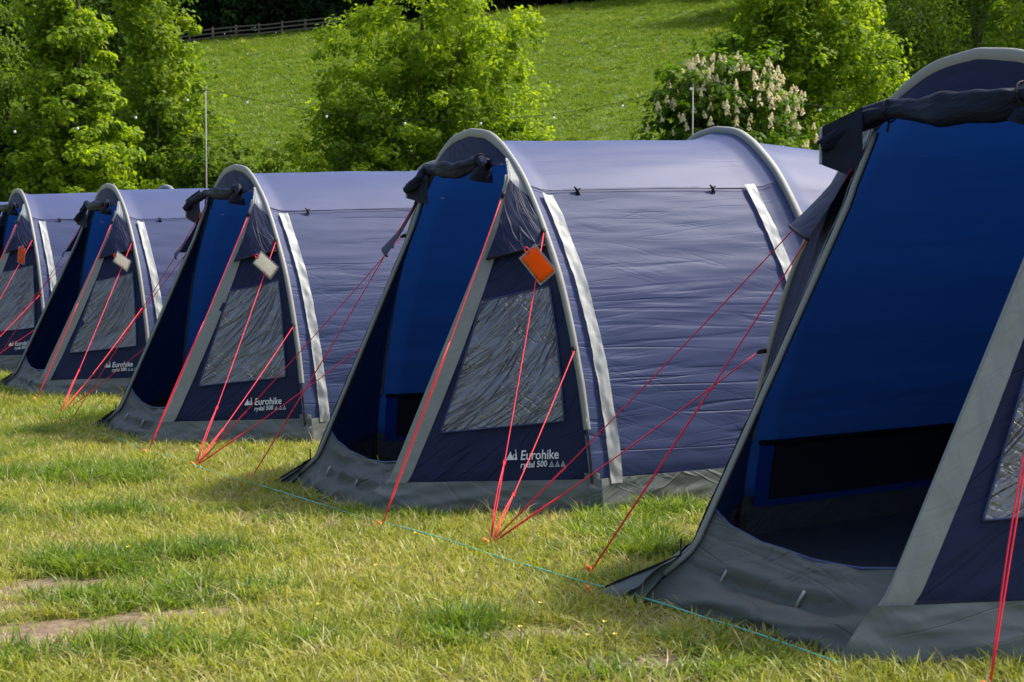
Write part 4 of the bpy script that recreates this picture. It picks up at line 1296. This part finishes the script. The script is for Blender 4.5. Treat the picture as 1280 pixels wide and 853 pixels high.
def scatter(name, pts, idx, rot, scl, meshes, label):
    coll = bpy.data.collections.new(name + "_tufts")
    for k, me in enumerate(meshes):
        o = bpy.data.objects.new("%s_tuft_%02d" % (name, k), me)
        coll.objects.link(o)
    me = bpy.data.meshes.new(name)
    me.vertices.add(len(pts)); me.vertices.foreach_set("co", np.asarray(pts, dtype=np.float32).ravel())
    me.attributes.new("idx", 'INT', 'POINT').data.foreach_set("value", np.asarray(idx, dtype=np.int32))
    me.attributes.new("rot", 'FLOAT_VECTOR', 'POINT').data.foreach_set("vector", np.asarray(rot, dtype=np.float32).ravel())
    me.attributes.new("scl", 'FLOAT', 'POINT').data.foreach_set("value", np.asarray(scl, dtype=np.float32))
    me.update()
    ob = link(name, me)
    ng = bpy.data.node_groups.new(name + "_nodes", 'GeometryNodeTree')
    ng.interface.new_socket("Geometry", in_out='INPUT', socket_type='NodeSocketGeometry')
    ng.interface.new_socket("Geometry", in_out='OUTPUT', socket_type='NodeSocketGeometry')
    nd = ng.nodes
    gi, go = nd.new("NodeGroupInput"), nd.new("NodeGroupOutput")
    ip = nd.new("GeometryNodeInstanceOnPoints")
    ci = nd.new("GeometryNodeCollectionInfo")
    ci.inputs["Collection"].default_value = coll
    ci.inputs["Separate Children"].default_value = True
    ci.inputs["Reset Children"].default_value = True
    def attr(nm, typ):
        n = nd.new("GeometryNodeInputNamedAttribute"); n.data_type = typ; n.inputs["Name"].default_value = nm
        return n.outputs[0]
    er = nd.new("FunctionNodeEulerToRotation")
    ng.links.new(attr("rot", 'FLOAT_VECTOR'), er.inputs[0])
    ng.links.new(gi.outputs[0], ip.inputs["Points"])
    ng.links.new(ci.outputs[0], ip.inputs["Instance"])
    ip.inputs["Pick Instance"].default_value = True
    ng.links.new(attr("idx", 'INT'), ip.inputs["Instance Index"])
    ng.links.new(er.outputs[0], ip.inputs["Rotation"])
    ng.links.new(attr("scl", 'FLOAT'), ip.inputs["Scale"])
    ng.links.new(ip.outputs[0], go.inputs[0])
    md = ob.modifiers.new("scatter", 'NODES'); md.node_group = ng
    tag(ob, label, "grass", kind="stuff")
    return ob

def in_tent(x, y, pad=0.0):
    m = np.zeros(len(x), bool)
    for (tx, ty, tz, yaw, d) in TENTS:
        a = math.radians(yaw)
        X = (x - tx) * math.cos(a) + (y - ty) * math.sin(a)
        Y = -(x - tx) * math.sin(a) + (y - ty) * math.cos(a)
        body = (X > -.02) & (X < 4.1) & (np.abs(Y) < 1.26 + pad)
        t = np.clip(-X / d, 0, 1)
        porch = (X <= 0) & (X > -d + .03 - pad) & (Y < 1.25 + (.5 - 1.25) * t + pad) & (Y > -1.25 + (1.25 - .59) * t - pad)
        m |= body | porch
    return m

rs = np.random.RandomState(5)
tufts = [tuft_mesh("g", 1, 26, .045, .095, .045, .0026, .9, M["grass_lush"]),
         tuft_mesh("g", 2, 30, .050, .115, .055, .0028, .9, M["grass_lush"]),
         tuft_mesh("g", 3, 26, .025, .070, .055, .0024, 1.1, M["grass_pale"]),
         tuft_mesh("g", 4, 24, .030, .085, .050, .0024, 1.0, M["grass_pale"]),
         tuft_mesh("g", 5, 18, .020, .060, .060, .0020, 1.5, M["grass_straw"]),
         tuft_mesh("g", 6, 14, .060, .140, .040, .0016, .9, M["grass_straw"]),
         tuft_mesh("g", 7, 24, .035, .080, .055, .0025, 1.0, M["grass_pale"])]
def field(y0, y1, dens, margin):
    """points in the ground that can be seen, with a step's margin to the sides"""
    n = int(dens * (y1 - y0) * 2 * (0.34 * y1 + margin))
    y = rs.uniform(y0, y1, n); x = rs.uniform(-1, 1, n) * (0.34 * y1 + margin)
    k = np.abs(x) < 0.34 * y + margin
    return x[k], y[k]
PX, PYY, SC = [], [], []
for (y0, y1, dens, sc) in ((3.6, 7.5, 620, 1.0), (7.5, 11.5, 420, 1.08), (11.5, 17.0, 210, 1.3), (17.0, 30.0, 70, 1.7)):
    x, y = field(y0, y1, dens, .9)
    PX.append(x); PYY.append(y); SC.append(np.full(len(x), sc))
x, y, sc = map(np.concatenate, (PX, PYY, SC))
k = ~in_tent(x, y, -.01)
bm = bare_mask(x, y)
k &= rs.rand(len(x)) > bm * 0.955
x, y, sc = x[k], y[k], sc[k]
n = len(x)
lush = fbm2(x * 1.0, y * 1.5, 21, 4) + 0.25 * fbm2(x * 4, y * 4, 22, 2)
dry = fbm2(x * 1.3 + 9, y * 1.9, 23, 4)
u = rs.rand(n)
idx = np.where(u < .38, 2, np.where(u < .66, 3, np.where(u < .91, 6, np.where(u < .965, 4, 5))))
idx = np.where((lush > .22) & (rs.rand(n) < .7), 0, idx)
idx = np.where((lush > .40) & (rs.rand(n) < .75), 1, idx)
idx = np.where((dry > .23) & (rs.rand(n) < .52), 4, idx)
rot = np.stack([rs.normal(size=n) * .14, rs.normal(size=n) * .14, rs.rand(n) * 6.283], -1)
scl = sc * rs.uniform(.65, 1.25, n) * np.where(lush > .3, 1.06, 1.0) * (1 - .35 * bare_mask(x, y))
scatter("field_grass", np.stack([x, y, ground_h(x, y)], -1), idx, rot, scl, tufts, "short trodden grass, green and straw-coloured, over the camping field")

mt = [tuft_mesh("m", 20 + k, 26, .06, .17, .28, .016, 1.0, M["grass_meadow"]) for k in range(3)] + [tuft_mesh("m", 29, 16, .12, .36, .22, .012, .9, M["grass_pale"])]
n = 60000
yy = 27 + (141 - 27) * rs.rand(n) ** .9
xx = rs.uniform(-1, 1, n) * (.36 * yy + 3)
idx = rs.choice(4, n, p=[.33, .33, .33, .01])
rot = np.stack([rs.normal(size=n) * .15, rs.normal(size=n) * .15, rs.rand(n) * 6.283], -1)
scl = rs.uniform(.7, 1.4, n) * np.interp(yy, [27, 45, 80, 140], [.7, .9, 1.1, 1.4])
scatter("meadow_grass", np.stack([xx, yy, ground_h(xx, yy)], -1), idx, rot, scl, mt, "tussocky meadow grass on the slope behind the trees")

# buttercups in the grass
bc = MB()
V = []; F = []
for k in range(5):
    a = k * 1.2566
    b = len(V)
    for rr_, da, z in ((.002, 0, 0), (.007, -.5, .004), (.010, 0, .006), (.007, .5, .004)):
        V.append([math.cos(a + da) * rr_, math.sin(a + da) * rr_, .09 + z])
    F.append([b, b + 1, b + 2, b + 3])
fme = mesh_np("petals", np.array(V), F, False); fme.materials.append(simple("buttercup_yellow", (.80, .55, .02), .35, .5))
sme = mesh_np("stalk", *tube_arrays([(0, .004, -.01), (.002, 0, .05), (0, 0, .091)], .0013, 5), True); sme.materials.append(M["grass_lush"])
for (px, py) in ((676, 790), (735, 832), (756, 816), (769, 832), (651, 821), (255, 799), (520, 690), (160, 707), (398, 790), (470, 735)):
    v = np.array([(px - 640) / F_PX, 1, -(py - 426.5) / F_PX])
    c, s = math.cos(PITCH), math.sin(PITCH)
    r = np.array([v[0], v[1] * c + v[2] * s, -v[1] * s + v[2] * c])
    t_ = -(CAM_H - .03) / r[2]
    p = r * t_
    b = thing("buttercup", "tiny yellow buttercup flowering in the short grass", "flower", (p[0], p[1], gz(p[0], p[1])), rs.rand() * 6, "buttercups in the grass")
    for nm, me in (("petals", fme), ("stalk", sme)):
        o = bpy.data.objects.new(nm, me); COL.objects.link(o); o.parent = b
